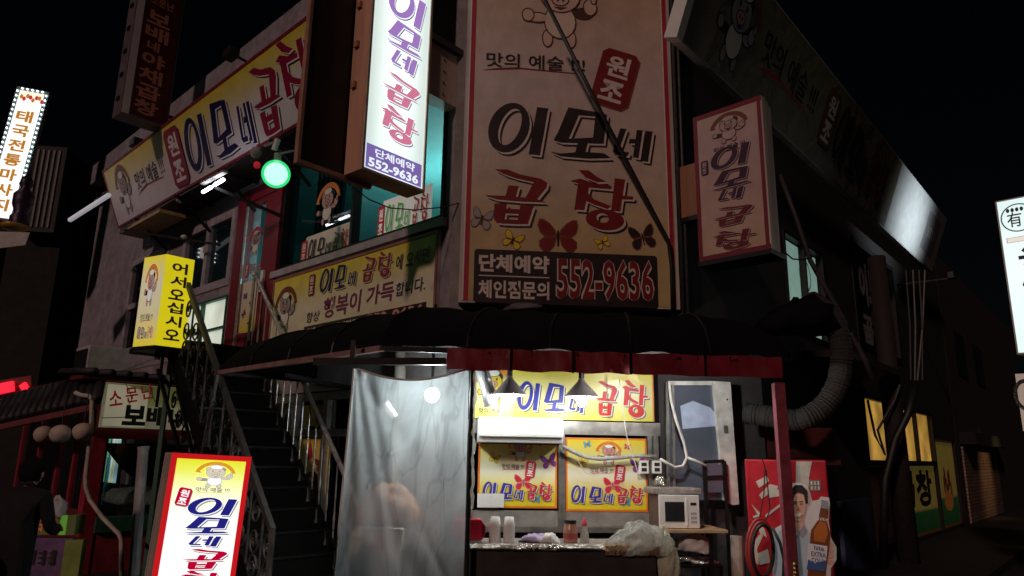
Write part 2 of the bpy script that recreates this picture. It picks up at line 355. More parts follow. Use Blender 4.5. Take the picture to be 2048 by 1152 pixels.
# ------------------------------------------------------------------ lettering
_tx = {}
def text_mesh(s, bold):
    k = (s, bold)
    if k not in _tx:
        c = bpy.data.curves.new('t', 'FONT'); c.body = s; c.resolution_u = 2; c.offset = bold
        o = bpy.data.objects.new('t', c); COL.objects.link(o); bpy.context.view_layer.update()
        me = o.to_mesh(); V = np.array([v.co[:2] for v in me.vertices]); Fc = [tuple(p.vertices) for p in me.polygons]
        o.to_mesh_clear(); bpy.data.objects.remove(o); bpy.data.curves.remove(c)
        lo = V.min(0); hi = V.max(0); _tx[k] = ((V-lo)/(hi-lo), Fc)
    return _tx[k]
def txt(mb, pl, s, a, b, wd, ht, off, mi, bold=.02, shear=0.):
    V, Fc = text_mesh(s, bold)
    mb.add([pl.w(a+v[0]*wd+v[1]*ht*shear, b+v[1]*ht, off) for v in V], Fc, mi)
def vtxt(mb, pl, s, a, b_top, wd, ht, off, mi, bold=.02, gap=.12):
    n = len(s); h = ht/n
    for i, ch in enumerate(s):
        if ch != ' ': txt(mb, pl, ch, a, b_top-(i+1)*h+h*gap/2, wd, h*(1-gap), off, mi, bold)
def marks(mb, pl, a, b, wd, ht, off, mi, n=3, seed=1):
    """illegible small print: a row of short strokes"""
    r_ = random.Random(seed); c = wd/n
    for i in range(n):
        x = a+i*c
        for k in range(3): mb.rect(pl, x+c*.08, b+ht*(.12+.32*k), x+c*r_.uniform(.45, .85), b+ht*(.22+.32*k), off, mi)
        mb.rect(pl, x+c*r_.uniform(.3, .6), b, x+c*.72, b+ht, off+.0004, mi)
# brush glyphs of the shop name, strokes traced once as shapes: 'p' polygon, 'r' slanted ring
GL = {
 '이': [('r', (348, 739), 112, 154, (353, 735), 58, 114, .16), ('p', [(502, 603), (565, 608), (520, 900), (458, 895)])],
 '모': [('p', [(684, 614), (752, 640), (685, 803), (640, 828), (598, 815), (622, 770)]), ('p', [(684, 614), (840, 632), (908, 645), (905, 662), (748, 658)]),
        ('p', [(842, 650), (910, 650), (888, 822), (825, 800)]), ('p', [(660, 806), (825, 788), (888, 822), (640, 828)]),
        ('p', [(738, 822), (795, 822), (780, 885), (722, 885)]), ('p', [(580, 884), (640, 893), (760, 876), (890, 878), (930, 905), (800, 915), (640, 910)])],
 '네': [('p', [(978, 738), (1014, 740), (964, 882), (945, 900), (928, 885)]), ('p', [(945, 880), (1026, 884), (1020, 908), (940, 903)]),
        ('p', [(1034, 800), (1076, 800), (1070, 828), (1026, 828)]), ('p', [(1078, 742), (1114, 744), (1084, 918), (1050, 912)]), ('p', [(1130, 745), (1174, 748), (1140, 938), (1094, 932)])],
 '곱': [('p', [(325, 65), (415, 62), (500, 95), (650, 120), (695, 150), (690, 185), (625, 275), (540, 275), (600, 150), (470, 125), (390, 100)]),
        ('p', [(422, 182), (492, 185), (472, 272), (400, 268)]), ('p', [(258, 265), (400, 262), (610, 272), (685, 298), (520, 300), (340, 292)]),
        ('p', [(325, 322), (412, 322), (398, 440), (400, 468), (345, 466), (325, 440)]), ('p', [(508, 322), (600, 330), (560, 465), (484, 468)]),
        ('p', [(408, 358), (500, 358), (496, 392), (404, 392)]), ('p', [(390, 438), (492, 438), (486, 469), (380, 469)])],
 '창': [('p', [(930, 70), (1000, 68), (1060, 115), (1130, 150), (1060, 157), (980, 125)]), ('p', [(870, 155), (940, 135), (1040, 168), (1165, 182), (1165, 207), (1000, 200)]),
        ('p', [(925, 160), (1003, 195), (968, 375), (895, 372)]), ('p', [(985, 235), (1040, 290), (1160, 335), (1135, 358), (1040, 330), (970, 300)]),
        ('p', [(1190, 120), (1265, 125), (1226, 372), (1160, 365)]), ('p', [(1245, 250), (1322, 255), (1318, 277), (1240, 278)]),
        ('r', (1114, 439), 138, 78, (1098, 427), 44, 36, -.10)],
}
def _gnorm():
    for ch, st in GL.items():
        P = []
        for g in st:
            if g[0] == 'p': P += g[1]
            else: P += [(g[1][0]-g[2]-10, g[1][1]-g[3]), (g[1][0]+g[2]+10, g[1][1]+g[3])]
        A = np.array(P, float); lo, hi = A.min(0), A.max(0); out = []
        N_ = lambda x, y: ((x-lo[0])/(hi[0]-lo[0]), 1-(y-lo[1])/(hi[1]-lo[1]))
        for g in st:
            if g[0] == 'p': out.append(('p', [N_(*p) for p in g[1]]))
            else:
                _, c, rx, ry, c2, sx, sy, sh = g; o_, i_ = [], []
                for k in range(28):
                    t = 2*math.pi*k/28; ct, st_ = math.cos(t), math.sin(t)
                    o_.append(N_(c[0]+rx*ct-ry*st_*sh, c[1]+ry*st_)); i_.append(N_(c2[0]+sx*ct-sy*st_*sh*1.6, c2[1]+sy*st_))
                out.append(('r', o_, i_))
        GL[ch] = out
_gnorm()
def glyph(mb, pl, ch, a, b, wd, ht, off, mi):
    for g in GL[ch]:
        if g[0] == 'p': mb.poly(pl, [(a+x*wd, b+y*ht) for x, y in g[1]], off, mi)
        else:
            o_, i_ = g[1], g[2]; n = len(o_); mb.k += 1; z = off+(mb.k % 12)*.00012
            V = [pl.w(a+x*wd, b+y*ht, z) for x, y in o_]+[pl.w(a+x*wd, b+y*ht, z) for x, y in i_]
            mb.add(V, [(i, n+i, n+(i+1) % n, (i+1) % n) for i in range(n)], mi)
def glyph3(mb, pl, ch, a, b, wd, ht, off, col, d=None, white='white', dark='dark'):
    d = d or wd*.045
    glyph(mb, pl, ch, a+d*1.5, b-d*1.5, wd, ht, off, PI[dark]); glyph(mb, pl, ch, a+d*.8, b-d*.8, wd, ht, off+.002, PI[white]); glyph(mb, pl, ch, a, b, wd, ht, off+.004, PI[col])
HL = {'이': (0, .0, .20, 1), '모': (.235, .02, .20, .92), '네': (.445, .0, .14, .56), '곱': (.62, .02, .165, .93), '창': (.805, .0, .195, 1.0)}
def logo_h(mb, pl, a, b, wd, ht, off, c1='navy', c2='red', d=None, **k):
    for ch, (x, y, w_, h_) in HL.items(): glyph3(mb, pl, ch, a+x*wd, b+y*ht, w_*wd, h_*ht, off, c1 if ch in '이모네' else c2, d or ht*.03, **k)
def logo_v(mb, pl, a, b_top, wd, ht, off, c1='navy', c2='red', d=None, **k):
    cur = b_top; hs = {'이': .22, '모': .19, '네': .13, '곱': .19, '창': .21}; tot = 1.0; gap = .06/4
    for ch in '이모네곱창':
        h = hs[ch]*ht*.94; wf = .66 if ch == '네' else .96
        glyph3(mb, pl, ch, a+(wd*(1-wf))/2, cur-h, wd*wf, h, off, c1 if ch in '이모네' else c2, d or wd*.025, **k); cur -= h+gap*ht
def stamp(mb, pl, a, b, wd, ht, off, rot=0, col='red', vert=True, rim='dark'):
    p = pl.rot(a+wd/2, b+ht/2, rot); c = min(wd, ht)*.14
    def rr(x, y, e): return [(-x+c, -y-e), (x-c, -y-e), (x+e, -y+c), (x+e, y-c), (x-c, y+e), (-x+c, y+e), (-x-e, y-c), (-x-e, -y+c)]
    mb.poly(p, [(x+.03*wd, y-.03*wd) for x, y in rr(wd/2, ht/2, wd*.03)], off, PI[rim]); mb.poly(p, rr(wd/2, ht/2, 0), off+.0025, PI[col])
    txt(mb, p, '원', -wd*.32, ht*.02, wd*.64, ht*.38, off+.005, PI['white'], .03); txt(mb, p, '조', -wd*.32, -ht*.42, wd*.64, ht*.36, off+.005, PI['white'], .03)
def ell(cx, cy, rx, ry, n=18, t0=0, t1=360): return [(cx+rx*math.cos(math.radians(t0+(t1-t0)*k/n)), cy+ry*math.sin(math.radians(t0+(t1-t0)*k/n))) for k in range(n+(0 if t1-t0 == 360 else 1))]
def chef(mb, pl, a, b, wd, ht, off, body='pink', line='dark', arc='orange', writing=True):
    """plain line drawing of a piglet in an apron under a ribbon"""
    A = lambda pts: [(a+x*wd, b+y*ht) for x, y in pts]
    def blob(cx, cy, rx, ry, col, k, e=.014):
        mb.poly(pl, A(ell(cx, cy, rx+e, ry+e)), off+.0015*k, PI[line]); mb.poly(pl, A(ell(cx, cy, rx, ry)), off+.0015*k+.0008, PI[col])
    if arc:
        o_ = ell(.5, .52, .48, .46, 14, 20, 160); i_ = ell(.5, .52, .38, .34, 14, 22, 158)[::-1]
        for i in range(14):
            mb.poly(pl, A([o_[i], o_[i+1], i_[13-i], i_[14-i]]), off, PI[arc])
        mb.poly(pl, A([(.02, .58), (.16, .56), (.12, .68), (.06, .72)]), off+.001, PI[arc]); mb.poly(pl, A([(.98, .58), (.84, .56), (.88, .68), (.94, .72)]), off+.001, PI[arc])
    blob(.36, .12, .05, .08, body, 1); blob(.62, .12, .05, .08, body, 1)
    blob(.5, .30, .17, .17, 'white', 2); blob(.24, .33, .12, .045, body, 2); blob(.14, .35, .06, .06, body, 3)
    blob(.76, .40, .10, .05, body, 2); blob(.84, .47, .07, .08, body, 3); blob(.88, .56, .025, .05, body, 4)
    blob(.34, .70, .07, .07, body, 2); blob(.66, .70, .07, .07, body, 2)
    blob(.5, .58, .22, .18, body, 4); blob(.5, .78, .15, .07, 'white', 5)
    blob(.5, .53, .09, .06, 'pink', 6); mb.poly(pl, A(ell(.47, .53, .014, .026, 8)), off+.013, PI[line]); mb.poly(pl, A(ell(.53, .53, .014, .026, 8)), off+.013, PI[line])
    mb.poly(pl, A(ell(.42, .64, .02, .035, 8)), off+.012, PI[line]); mb.poly(pl, A(ell(.58, .64, .02, .035, 8)), off+.012, PI[line])
    mb.poly(pl, A([(.42, .45), (.58, .45), (.5, .42)]), off+.012, PI[line])
def butterfly(mb, pl, a, b, wd, ht, off, col, rot=0, rim='dark'):
    p = pl.rot(a+wd/2, b+ht/2, rot)
    up = [(.02, .0), (.06, .18), (.2, .38), (.36, .5), (.47, .5), (.5, .3), (.44, .08), (.34, -.02)]
    lw = [(.02, .0), (.34, -.04), (.46, -.16), (.46, -.34), (.36, -.48), (.2, -.46), (.08, -.28)]
    for sg in (1, -1):
        for sh in (up, lw):
            cx = sum(q[0] for q in sh)/len(sh); cy = sum(q[1] for q in sh)/len(sh)
            mb.poly(p, [(sg*x*wd, y*ht) for x, y in sh], off, PI[rim]); mb.poly(p, [(sg*(cx+(x-cx)*.82)*wd, (cy+(y-cy)*.82)*ht) for x, y in sh], off+.002, PI[col])
    mb.poly(p, [(x*wd, y*ht) for x, y in ((-.02, -.3), (.02, -.3), (.03, .1), (0, .2), (-.03, .1))], off+.004, PI['dark'])
def slogan(mb, pl, a, b, wd, ht, off, col='dark', line='red'):
    txt(mb, pl, '맛의 예술 !!!', a, b+ht*.2, wd, ht*.8, off+.002, PI[col], .012)
    if line: mb.poly(pl, [(a-wd*.05, b-ht*.02), (a+wd*.35, b+ht*.17), (a+wd*.9, b+ht*.08), (a+wd*.9, b+ht*.13), (a+wd*.3, b+ht*.26), (a+wd*.1, b+ht*.14)], off, PI[line])

# ================================================================== SETTING
g = MB(); g.quad([(-150, -60, 0), (150, -60, 0), (150, 240, 0), (-150, 240, 0)]); g.obj('ground', M['asphalt'], kind='structure', origin=(0, 0, 0))
g = MB()
for P, a0, a1 in ((L, -14, 1.0), (F, -1.8, 1.9), (R, -.4, 22)):
    g.box(P, a0, a1, .0, .12, .02, 1.75 if P is F else 1.55)
g = MB()
def corner(Pa, Pb, o, z=0.):
    A = np.array([Pa.N[:2], Pb.N[:2]]); rhs = np.array([Pa.N@Pa.o+o, Pb.N@Pb.o+o]); xy = np.linalg.solve(A, rhs); return np.array([xy[0], xy[1], z])
p = [L.w(-14, 0, 1.6), corner(L, F, 1.6), corner(F, R, 1.6), R.w(24, 0, 1.6), R.w(24, 0, -.2), CR-F.N*.2, CL-F.N*.2, L.w(-14, 0, -.2)]
n = len(p); g.add([q for q in p]+[np.array(q)+Z*.12 for q in p], [tuple(range(n, 2*n))]+[(i, (i+1) % n, n+(i+1) % n, n+i) for i in range(n)])
g.obj('pavement', M['pave'], kind='structure')

# ---- building: three wall faces with openings
bld = thing('restaurant_building', 'two storey corner restaurant with grimy concrete walls carrying all the yellow shop signs', 'building', (CL+CR)/2)
def wall(P, a0, a1, b0, b1, holes, m, t=.2, name='wall'):
    xs = sorted({a0, a1, *[h[0] for h in holes], *[h[1] for h in holes]}); g = MB()
    xs = [x for x in xs if a0 <= x <= a1]
    for x0, x1 in zip(xs, xs[1:]):
        c = (x0+x1)/2; hs = sorted([(h[2], h[3]) for h in holes if h[0] < c < h[1]]); z = b0
        for h0, h1 in hs:
            if h0 > z: g.box(P, x0, x1, z, h0, -t, 0)
            z = h1
        if z < b1: g.box(P, x0, x1, z, b1, -t, 0)
    return g.obj(name, m, bld)
TW = (-3.55, -.17, 3.95, 5.50); DR = (-4.62, -3.72, 2.95, 5.15)
W2 = (-6.9, -5.0, 4.0, 5.2); FP = (-6.75, -5.0, 2.9, 3.85); W3 = (-9.3, -7.5, 3.3, 5.1)
wall(L, -12, 0, 3.0, 7.3, [TW, DR, W2, FP, W3], M['stucco'])
LOW = (-4.2, -.75, .0, 2.3)
wall(L, -12, 0, 0.0, 2.99, [LOW], M['conc'])
wall(F, -1.12, 1.12, 2.45, 7.3, [], M['conc'])
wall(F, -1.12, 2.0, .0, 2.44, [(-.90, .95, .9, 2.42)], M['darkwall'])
RWIN = [(3.3, 5.0, 3.3, 4.75), (6.6, 9.6, 3.5, 5.5), (6.5, 8.3, .25, 2.7), (8.7, 11.8, .2, 2.65), (11.9, 14.2, .2, 2.1)]
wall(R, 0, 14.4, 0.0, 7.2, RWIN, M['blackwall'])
g = MB(); q = [L.w(-12, 7.3, 0), CL+Z*7.3, CR+Z*7.3, R.w(14.4, 7.3, 0), R.w(14.4, 7.3, -8), L.w(-12, 7.3, -8)]
g.add([*q, *[x-Z*.15 for x in q]], [tuple(range(6)), tuple(range(11, 5, -1))]+[(i, 6+i, 6+(i+1) % 6, (i+1) % 6) for i in range(6)]); g.obj('roof', M['darkwall'], bld)
g = MB(); g.box(L, -12, .02, 7.3, 7.75, -.15, .25); g.box(L, -12, .02, 6.9, 6.99, .0, .12); g.obj('parapet', M['stucco'], bld)
# floor slab between storeys, seen through the windows
g = MB(); q = [L.w(-12, 2.9, -.21), CL+Z*2.9-F.N*.21, CR+Z*2.9-F.N*.21, R.w(14.4, 2.9, -.21), R.w(14.4, 2.9, -8), L.w(-12, 2.9, -8)]
g.add([*q, *[x-Z*.1 for x in q]], [tuple(range(6)), tuple(range(11, 5, -1))]); g.obj('floor_slab', M['darkwall'], bld)

# ---- upstairs dining room behind the teal window
g = MB()
g.box(L, -7.4, -.05, 3.0, 5.6, -3.6, -3.5); g.obj('room_wall', M['teal'], bld)
g = MB(); g.box(L, -7.4, -.05, 5.62, 5.7, -3.5, -.21); g.obj('ceiling', M['teal'], bld)
g = MB(); g.box(L, -7.4, -7.3, 3.0, 5.6, -3.5, -.21); g.obj('room_wall', M['teal'], bld)
g = MB()
for k in range(6):
    a = -3.5+k*.12; g.tube([L.w(a, 3.95, -.5), L.w(a, 5.6, -.5)], .045, 6)
g.obj('room_drape', M['curtaincloth'], bld)
for x0, y0, x1, y1, o in ((640, 443, 690, 430, -.6), (845, 318, 895, 345, -.7)):  # left tube imitates the eave lamp's reflection, right one is a ceiling lamp
    g = MB(); a0, b0 = L.q(x0, y0, o); 
    g.tube([L.w(a0, 5.50, o), L.w(a0+1.0, 5.50, o)] if o == -.6 else [L.w(-1.2, 5.5, -1.2), L.w(-.4, 5.5, -1.2)], .022, 8)
    g.obj('ceiling_tube', M['tealtube'], bld, label='lit tube upstairs, the left one imitating a reflection in the pane')
rl = bpy.data.lights.new('room_light', 'POINT'); rl.energy = 85; rl.shadow_soft_size = .25; rl.color = (.6, 1, .98)
ro_ = bpy.data.objects.new('room_light', rl); COL.objects.link(ro_); ro_.location = tuple(L.w(-2.2, 4.7, -1.8)); ro_.rotation_euler = (0, 0, 0)

def window(P, a0, a1, b0, b1, fm, gm, cols=2, rows=1, fw=.06, dep=.1, name='window', label=None, out=.02):
    g = MB(); g.box(P, a0, a1, b0, b0+fw, -dep, out); g.box(P, a0, a1, b1-fw, b1, -dep, out); g.box(P, a0, a0+fw, b0+fw, b1-fw, -dep, out); g.box(P, a1-fw, a1, b0+fw, b1-fw, -dep, out)
    for i in range(1, cols):
        x = a0+(a1-a0)*i/cols; g.box(P, x-fw/2, x+fw/2, b0+fw, b1-fw, -dep, out-.004)
    for j in range(1, rows):
        y = b0+(b1-b0)*j/rows; g.box(P, a0+fw, a1-fw, y-fw/2, y+fw/2, -dep, out-.008)
    o = g.obj(name, fm, bld, label=label)
    for i in range(cols):
        for j in range(rows):
            x0 = a0+(a1-a0)*i/cols+fw/2; x1 = a0+(a1-a0)*(i+1)/cols-fw/2; y0 = b0+(b1-b0)*j/rows+fw/2; y1 = b0+(b1-b0)*(j+1)/rows-fw/2
            g = MB(); g.box(P, x0, x1, y0, y1, -dep/2-.004, -dep/2+.004)
            gg = gm[i % len(gm)] if isinstance(gm, list) else gm
            g.obj('pane', gg, o)
    return o
wn = window(L, *TW, M['iron'], [M['glassT'], M['glassC']], cols=2, fw=.05, label='wide upstairs window with teal light inside')
g = MB(); g.box(L, TW[0]-.1, TW[1]+.05, TW[2]-.09, TW[2]-.002, 0, .07); g.obj('sill', M['lilac'], bld)
# stickers on the panes
STK = palette('sticker', 0, None)
SLIT = palette('backlit_sticker', .28, None)
def wsticker(px0, py0, px1, py1, pal, logo=True, pig=True):
    a0, b1 = L.q(px0, py0, -.04); a1, b0 = L.q(px1, py1, -.04); g = MB(); h = b1-b0; w_ = a1-a0
    if pig: chef(g, L, a0+w_*.25, b0+h*.42, w_*.5, h*.58, -.036, arc='orange')
    hh = h*(.36 if pig else .9)
    g.poly(L, [(a0, b0), (a1, b0+.0), (a1, b0+hh), (a0+w_*.1, b0+hh)], -.042, PI['white'])
    stamp(g, L, a0+.01, b0+.01, w_*.12, hh*.85, -.038); logo_h(g, L, a0+w_*.16, b0+hh*.1, w_*.8, hh*.75, -.038, c1='greenp' if not pig else 'dark', d=.006)
    return g.obj('window_sticker', pal, wn)
wsticker(612, 385, 700, 500, STK)
wsticker(758, 398, 862, 445, SLIT, pig=False)
window(L, *W2, M['lilac'], M['glassD'], cols=2, fw=.12)
window(L, *W3, M['lilac'], M['glassD'], cols=2, rows=2, fw=.10)
o_ = window(L, *FP, M['green'], M['frost'], cols=2, rows=2, fw=.035, label='frosted lit panes in a green frame behind the stair landing')
# red entrance door at the head of the stairs
g = MB(); a0, a1, b0, b1 = DR
g.box(L, a0-.25, a0, b0, b1+.2, -.1, .05); g.box(L, a1, a1+.16, b0, b1+.2, -.1, .05); g.box(L, a0, a1, b1, b1+.2, -.1, .05); dfr = g.obj('door_frame', M['redwood'], bld)
g = MB(); g.box(L, a0, a0+.07, b0, b1, -.06, .03); g.box(L, a1-.30, a1, b0, b1, -.06, .03); g.box(L, a0+.07, a1-.30, b1-.07, b1, -.06, .03); g.box(L, a0+.07, a1-.3, b0, b0+.25, -.06, .03)
dr = g.obj('door', [M['redwood']], bld, label='dark red door with a tall glass pane')
g = MB(); g.box(L, a0+.07, a1-.30, b0+.25, b1-.07, -.02, -.01); g.obj('pane', M['glassC'], dr)
g = MB(); g.box(L, a0+.02, a0+.075, b0, b1-.05, .031, .05); g.obj('door_edge', M['steel'], dr)
g = MB(); g.box(L, a1-.20, a1-.12, 3.72, 4.02, .04, .07); g.obj('handle', M['whiteplastic'], dr)
DP = gradient('door_poster_print', [(0, YEL), (.5, (.7, .68, .5)), (1, CRM)]); 
g = MB(); dp = palette('door_poster', 0, DP)
g.rect(L, a0+.08, b0+.27, a1-.31, b0+1.0, .004, 0)
for k, c in enumerate(['purple', 'dark', 'purple', 'dark']): butterfly(g, L, a0+.13+(k % 2)*.2, b0+.75-.13*k, .11, .09, .008, c, rot=20*k)
g.obj('door_poster', dp, dr)
g = MB(); chef(g, L, a0+.12, b0+1.35, .42, .45, .006, arc='red'); stamp(g, L, a0+.1, b0+1.08, .1, .2, .006); logo_h(g, L, a0+.22, b0+1.1, .4, .16, .006, c1='grey')
g.obj('door_sticker', STK, dr)
g = MB(); g.tube([L.w(a0+.22, b0+.4, -.35), L.w(a0+.22, b1-.1, -.35)], .02, 8); g.obj('doorway_tube', emit('doorway_tube', (.75, .95, .85), 9), bld)

# ---- lower left wing: tall glazed doors under the awning
sf = window(L, LOW[0], LOW[1], .15, 2.28, M['alu'], M['glassD'], cols=5, rows=1, fw=.09, label='aluminium framed glazed shopfront under the awning')
g = MB(); g.box(L, LOW[0], LOW[1], 1.78, 1.86, -.1, .026); g.obj('transom', M['alu'], sf)
g = MB(); g.box(L, LOW[0]-.1, LOW[1]+.1, .0, 2.4, -2.4, -2.3); g.obj('back_wall', M['darkwall'], bld)
YP = gradient('yellow_poster_print', [(0, CRM), (.35, (.72, .68, .45)), (1, YEL)])
yp = palette('shopfront_poster', 0, YP)
for x0, y0, x1, y1 in ((598, 862, 665, 1150),):
    aa0, bb1 = L.q(x0, y0, -.04); aa1 = L.q(x1, y0, -.04)[0]
    g = MB(); g.rect(L, aa0, .5, aa1, bb1, -.03, 0); g.poly(L, [(aa0+.3, bb1-.1), (aa0+.38, bb1-.3), (aa0+.24, bb1-.35)], -.026, PI['red']); chef(g, L, aa0+.15, bb1-.95, .5, .5, -.026, arc='brown')
    butterfly(g, L, aa0+.45, bb1-.45, .2, .16, -.024, 'brown', 20); g.obj('shopfront_poster', yp, sf)
g = MB(); aa0, bb1 = L.q(612, 790, -.04); g.rect(L, aa0, 1.9, aa0+.55, 2.15, -.03, 0); g.obj('transom_poster', [mat('ochre_print', (.55, .38, .08), .5)], sf)
g = MB(); g.tube([world(L, 800, 745, .12)-Z*1.6, world(L, 800, 745, .12)+Z*.0, world(L, 800, 692, .12)], .06, 12); g.tube([world(L, 800, 716, .12), world(L, 800, 728, .12)], .068, 12)
g.obj('drain_pipe', M['pvc'], label='grey vertical drain pipe on the wall above the plastic curtain', cat='pipe', smooth=True)

# ================================================================== STAIRS
st = thing('outdoor_staircase', 'steep black metal staircase climbing along the left wing to the red door', 'staircase', L.w(-1, 0, .7))
rise, run, n = .207, .2, 14
for k in range(n):
    g = MB(); a = -1.0-run*k; z = rise*(k+1); g.box(L, a-run-.03, a+.0, z-.03, z, .24, 1.18); g.box(L, a-.02, a, z-rise+.0, z-.032, .24, 1.18)
    g.obj('tread', M['stairblack'], st)
    g = MB(); g.box(L, a+.001, a+.012, z-.02, z+.002, .24, 1.18); g.obj('nosing', M['iron'], st)
    g = MB(); g.bar(L.w(a+.0, z-.16, .232), L.w(a-.03, z+.0, .232), .03, .012); g.obj('tread_bracket', M['alu'], st)
def sz(a): return .0+(-1.0-a)*rise/run+.1
for o in (.2, 1.2):
    g = MB(); g.prism(L, [(-.95, .0), (-.75, .0), (-3.8, sz(-3.8)+.02), (-3.8, sz(-3.8)-.28)], o-.02, o+.02); g.obj('stringer', M['iron'], st)
g = MB(); g.box(L, -5.0, -3.83, 2.83, 2.9, .01, 1.25); g.obj('landing', M['iron'], st)
def rz(a): return 1.0+(-1.0-a)*1.04
for o, a0, a1 in ((.2, -3.80, -.72), (1.2, -3.5, -.93)):
    g = MB(); g.bar(L.w(a0, rz(a0), o), L.w(a1, rz(a1), o), .05, .05) if o > 1 else g.tube([L.w(a0, rz(a0), o), L.w(a1, rz(a1), o)], .026, 10)
    if o > 1: g.bar(L.w(a1, rz(a1)+.02, o), L.w(a1+.0, .1, o), .045)
    else: g.ball(L.w(a0, rz(a0), o), .04)
    g.obj('handrail', M['steel'] if o < 1 else M['greyiron'], st, label='round steel handrail beside the wall' if o < 1 else 'square grey handrail on the street side')
g = MB(); g.tube([L.w(-3.82, 2.9, .2), L.w(-3.82, rz(-3.82), .2)], .02, 8); g.obj('newel', M['steel'], st)
for k in range(19):
    a = -3.72+k*.158
    g = MB(); z0 = sz(a); g.tube([L.w(a, z0, .2), L.w(a, z0+.2, .2), L.w(a, z0+.3, .2), L.w(a, z0+.4, .2), L.w(a, rz(a), .2)], [.008, .008, .014, .008, .008], 6); g.obj('baluster', M['steel'], st)
def scroll(c, P, r, turns=1.6, n=22, flip=1, w_=.011, m=M['greyiron'], par=st, name='scroll_ornament'):
    g = MB(); pts = []
    for i in range(n+1):
        t = i/n; rr = r*(1-t*.8); an = math.pi*2*turns*t*flip; pts.append(P.w(c[0]+rr*math.cos(an), c[1]+rr*math.sin(an)*1.35, c[2]))
    g.tube(pts, w_, 5); return g.obj(name, m, par)
k = 0
a = -3.45
while a < -1.0:
    z0, z1 = sz(a)+.05, rz(a)-.04
    g = MB(); g.tube([L.w(a, z0-.1, 1.2), L.w(a, z1, 1.2)], .012, 6); g.obj('baluster', M['greyiron'], st)
    zc = (z0+z1)/2
    for dz in (-.24, .0, .24): scroll((a+.12, zc+dz-.12, 1.2), L, .095, flip=(-1)**k, m=M['greyiron'] if a > -1.9 else M['iron']); k += 1
    a += .26
# landing guard: scroll panel toward the street
for a in (-4.95, -4.4, -3.9, -3.55):
    g = MB(); g.tube([L.w(a, 2.1 if a == -3.9 else 2.85, 1.22), L.w(a, 3.72, 1.22)], .018, 6); g.obj('landing_post', M['iron'], st)
g = MB(); g.bar(L.w(-5, 3.72, 1.22), L.w(-3.5, 3.72, 1.22), .04); g.obj('landing_rail', M['greyiron'], st)
for i in range(8): scroll((-4.9+i*.17, 3.25+.2*(i % 2), 1.22), L, .08, flip=(-1)**i)
for i in range(10): scroll((-3.42+i*.19, sz(-3.42+i*.19)-.45, 1.21), L, .09, flip=(-1)**i, m=M['iron'])
g = MB(); g.bar(L.w(-3.95, 2.55, 1.24), L.w(-1.6, .1, 1.24), .035); g.bar(L.w(-3.75, 2.85, 1.24), L.w(-2.2, 1.0, 1.24), .03); g.obj('brace', M['iron'], st)
for a in (-3.0, -3.9): 
    g = MB(); g.bar(L.w(a, .0, 1.12), L.w(a, sz(a)-.25, 1.12), .05); g.obj('support_post', M['green'] if a < -3.5 else M['greyiron'], st)
g = MB(); pA = world(L, 435, 750, 1.3); g.bar(pA, pA-Z*1.5-L.X*.3, .03); g.obj('awning_prop', M['greyiron'], st)

# ================================================================== AWNING
aw = thing('black_awning', 'black barrel shaped tarpaulin awning wrapped round the corner above the stall', 'awning', corner(L, F, .6, 2.42))
AL, AR = -2.38, 1.72; NO = 9
def awp(t): return 1.2*math.sin(t*math.pi/2), 2.43+.51*math.cos(t*math.pi/2)
def aw_l(u, v):
    o, z = awp(v); cor = corner(L, F, o, z); a1 = (cor-L.o)@L.X; a = AL+(a1-AL)*u
    if u < .08: z = z-(1-u/.08)**2*.3*(1-v); 
    rib = abs(math.sin(u*math.pi*4)); return L.w(a, z-.014*rib*math.sin(v*math.pi)+.010*math.sin(u*17+v*4)*v, o)
def aw_f(u, v):
    o, z = awp(v); cor = corner(L, F, o, z); a0 = (cor-F.o)@F.X; a = a0+(AR-a0)*u
    rib = abs(math.sin(u*math.pi*5)); dr = -.10*(max(0, u-.9)/.1)**2; return F.w(a, z-.016*rib*math.sin(v*math.pi)+.012*math.sin(u*23+v*5)+.008*math.sin(u*51-v*7)+dr, o)
for fn in (aw_l, aw_f):
    g = MB(); g.grid(fn, 40, NO); g.obj('tarpaulin', M['tarp'], aw, smooth=True)
g = MB()
for i in range(NO):
    o0, z0 = awp(i/NO); o1, z1 = awp((i+1)/NO); g.quad([L.w(AL, z0-.3*(1-i/NO), o0), L.w(AL, z1-.3*(1-(i+1)/NO), o1), L.w(AL, 2.42, o1), L.w(AL, 2.42, o0)])
    g.quad([F.w(AR, z0-.1, o0), F.w(AR, z1-.1, o1), F.w(AR, 2.40, o1), F.w(AR, 2.40, o0)])
g.obj('end_flap', M['tarp'], aw)
for i in range(1, 5):
    g = MB(); g.tube([aw_f(i/5, v/8)+np.array([0, 0, .008]) for v in range(9)], .012, 5); g.obj('rib', M['iron'], aw)
for i in range(1, 4):
    g = MB(); g.tube([aw_l(i/4, v/8)+np.array([0, 0, .008]) for v in range(9)], .012, 5); g.obj('rib', M['iron'], aw)
c12 = corner(L, F, 1.2, 2.41)
g = MB(); g.bar(L.w(AL-.02, 2.41, 1.2), c12, .05, .045); g.obj('front_rail', mat('pinkish_rail', (.42, .27, .26), .4, .3, dirt=.4), aw)
g = MB(); g.bar(c12, F.w(AR, 2.40, 1.2), .04); g.bar(L.w(AL, 2.41, 1.2), L.w(AL, 2.41, .0), .03); g.bar(F.w(-.9, 2.41, 1.2), F.w(-.9, 2.41, 0), .03); g.bar(F.w(.7, 2.41, 1.2), F.w(.7, 2.41, 0), .03)
g.obj('awning_frame', M['iron'], aw)
g = MB(); g.bar(world(F, 627, 723, 1.15), world(F, 893, 723, 1.15), .055); g.obj('curtain_beam', M['iron'], aw)
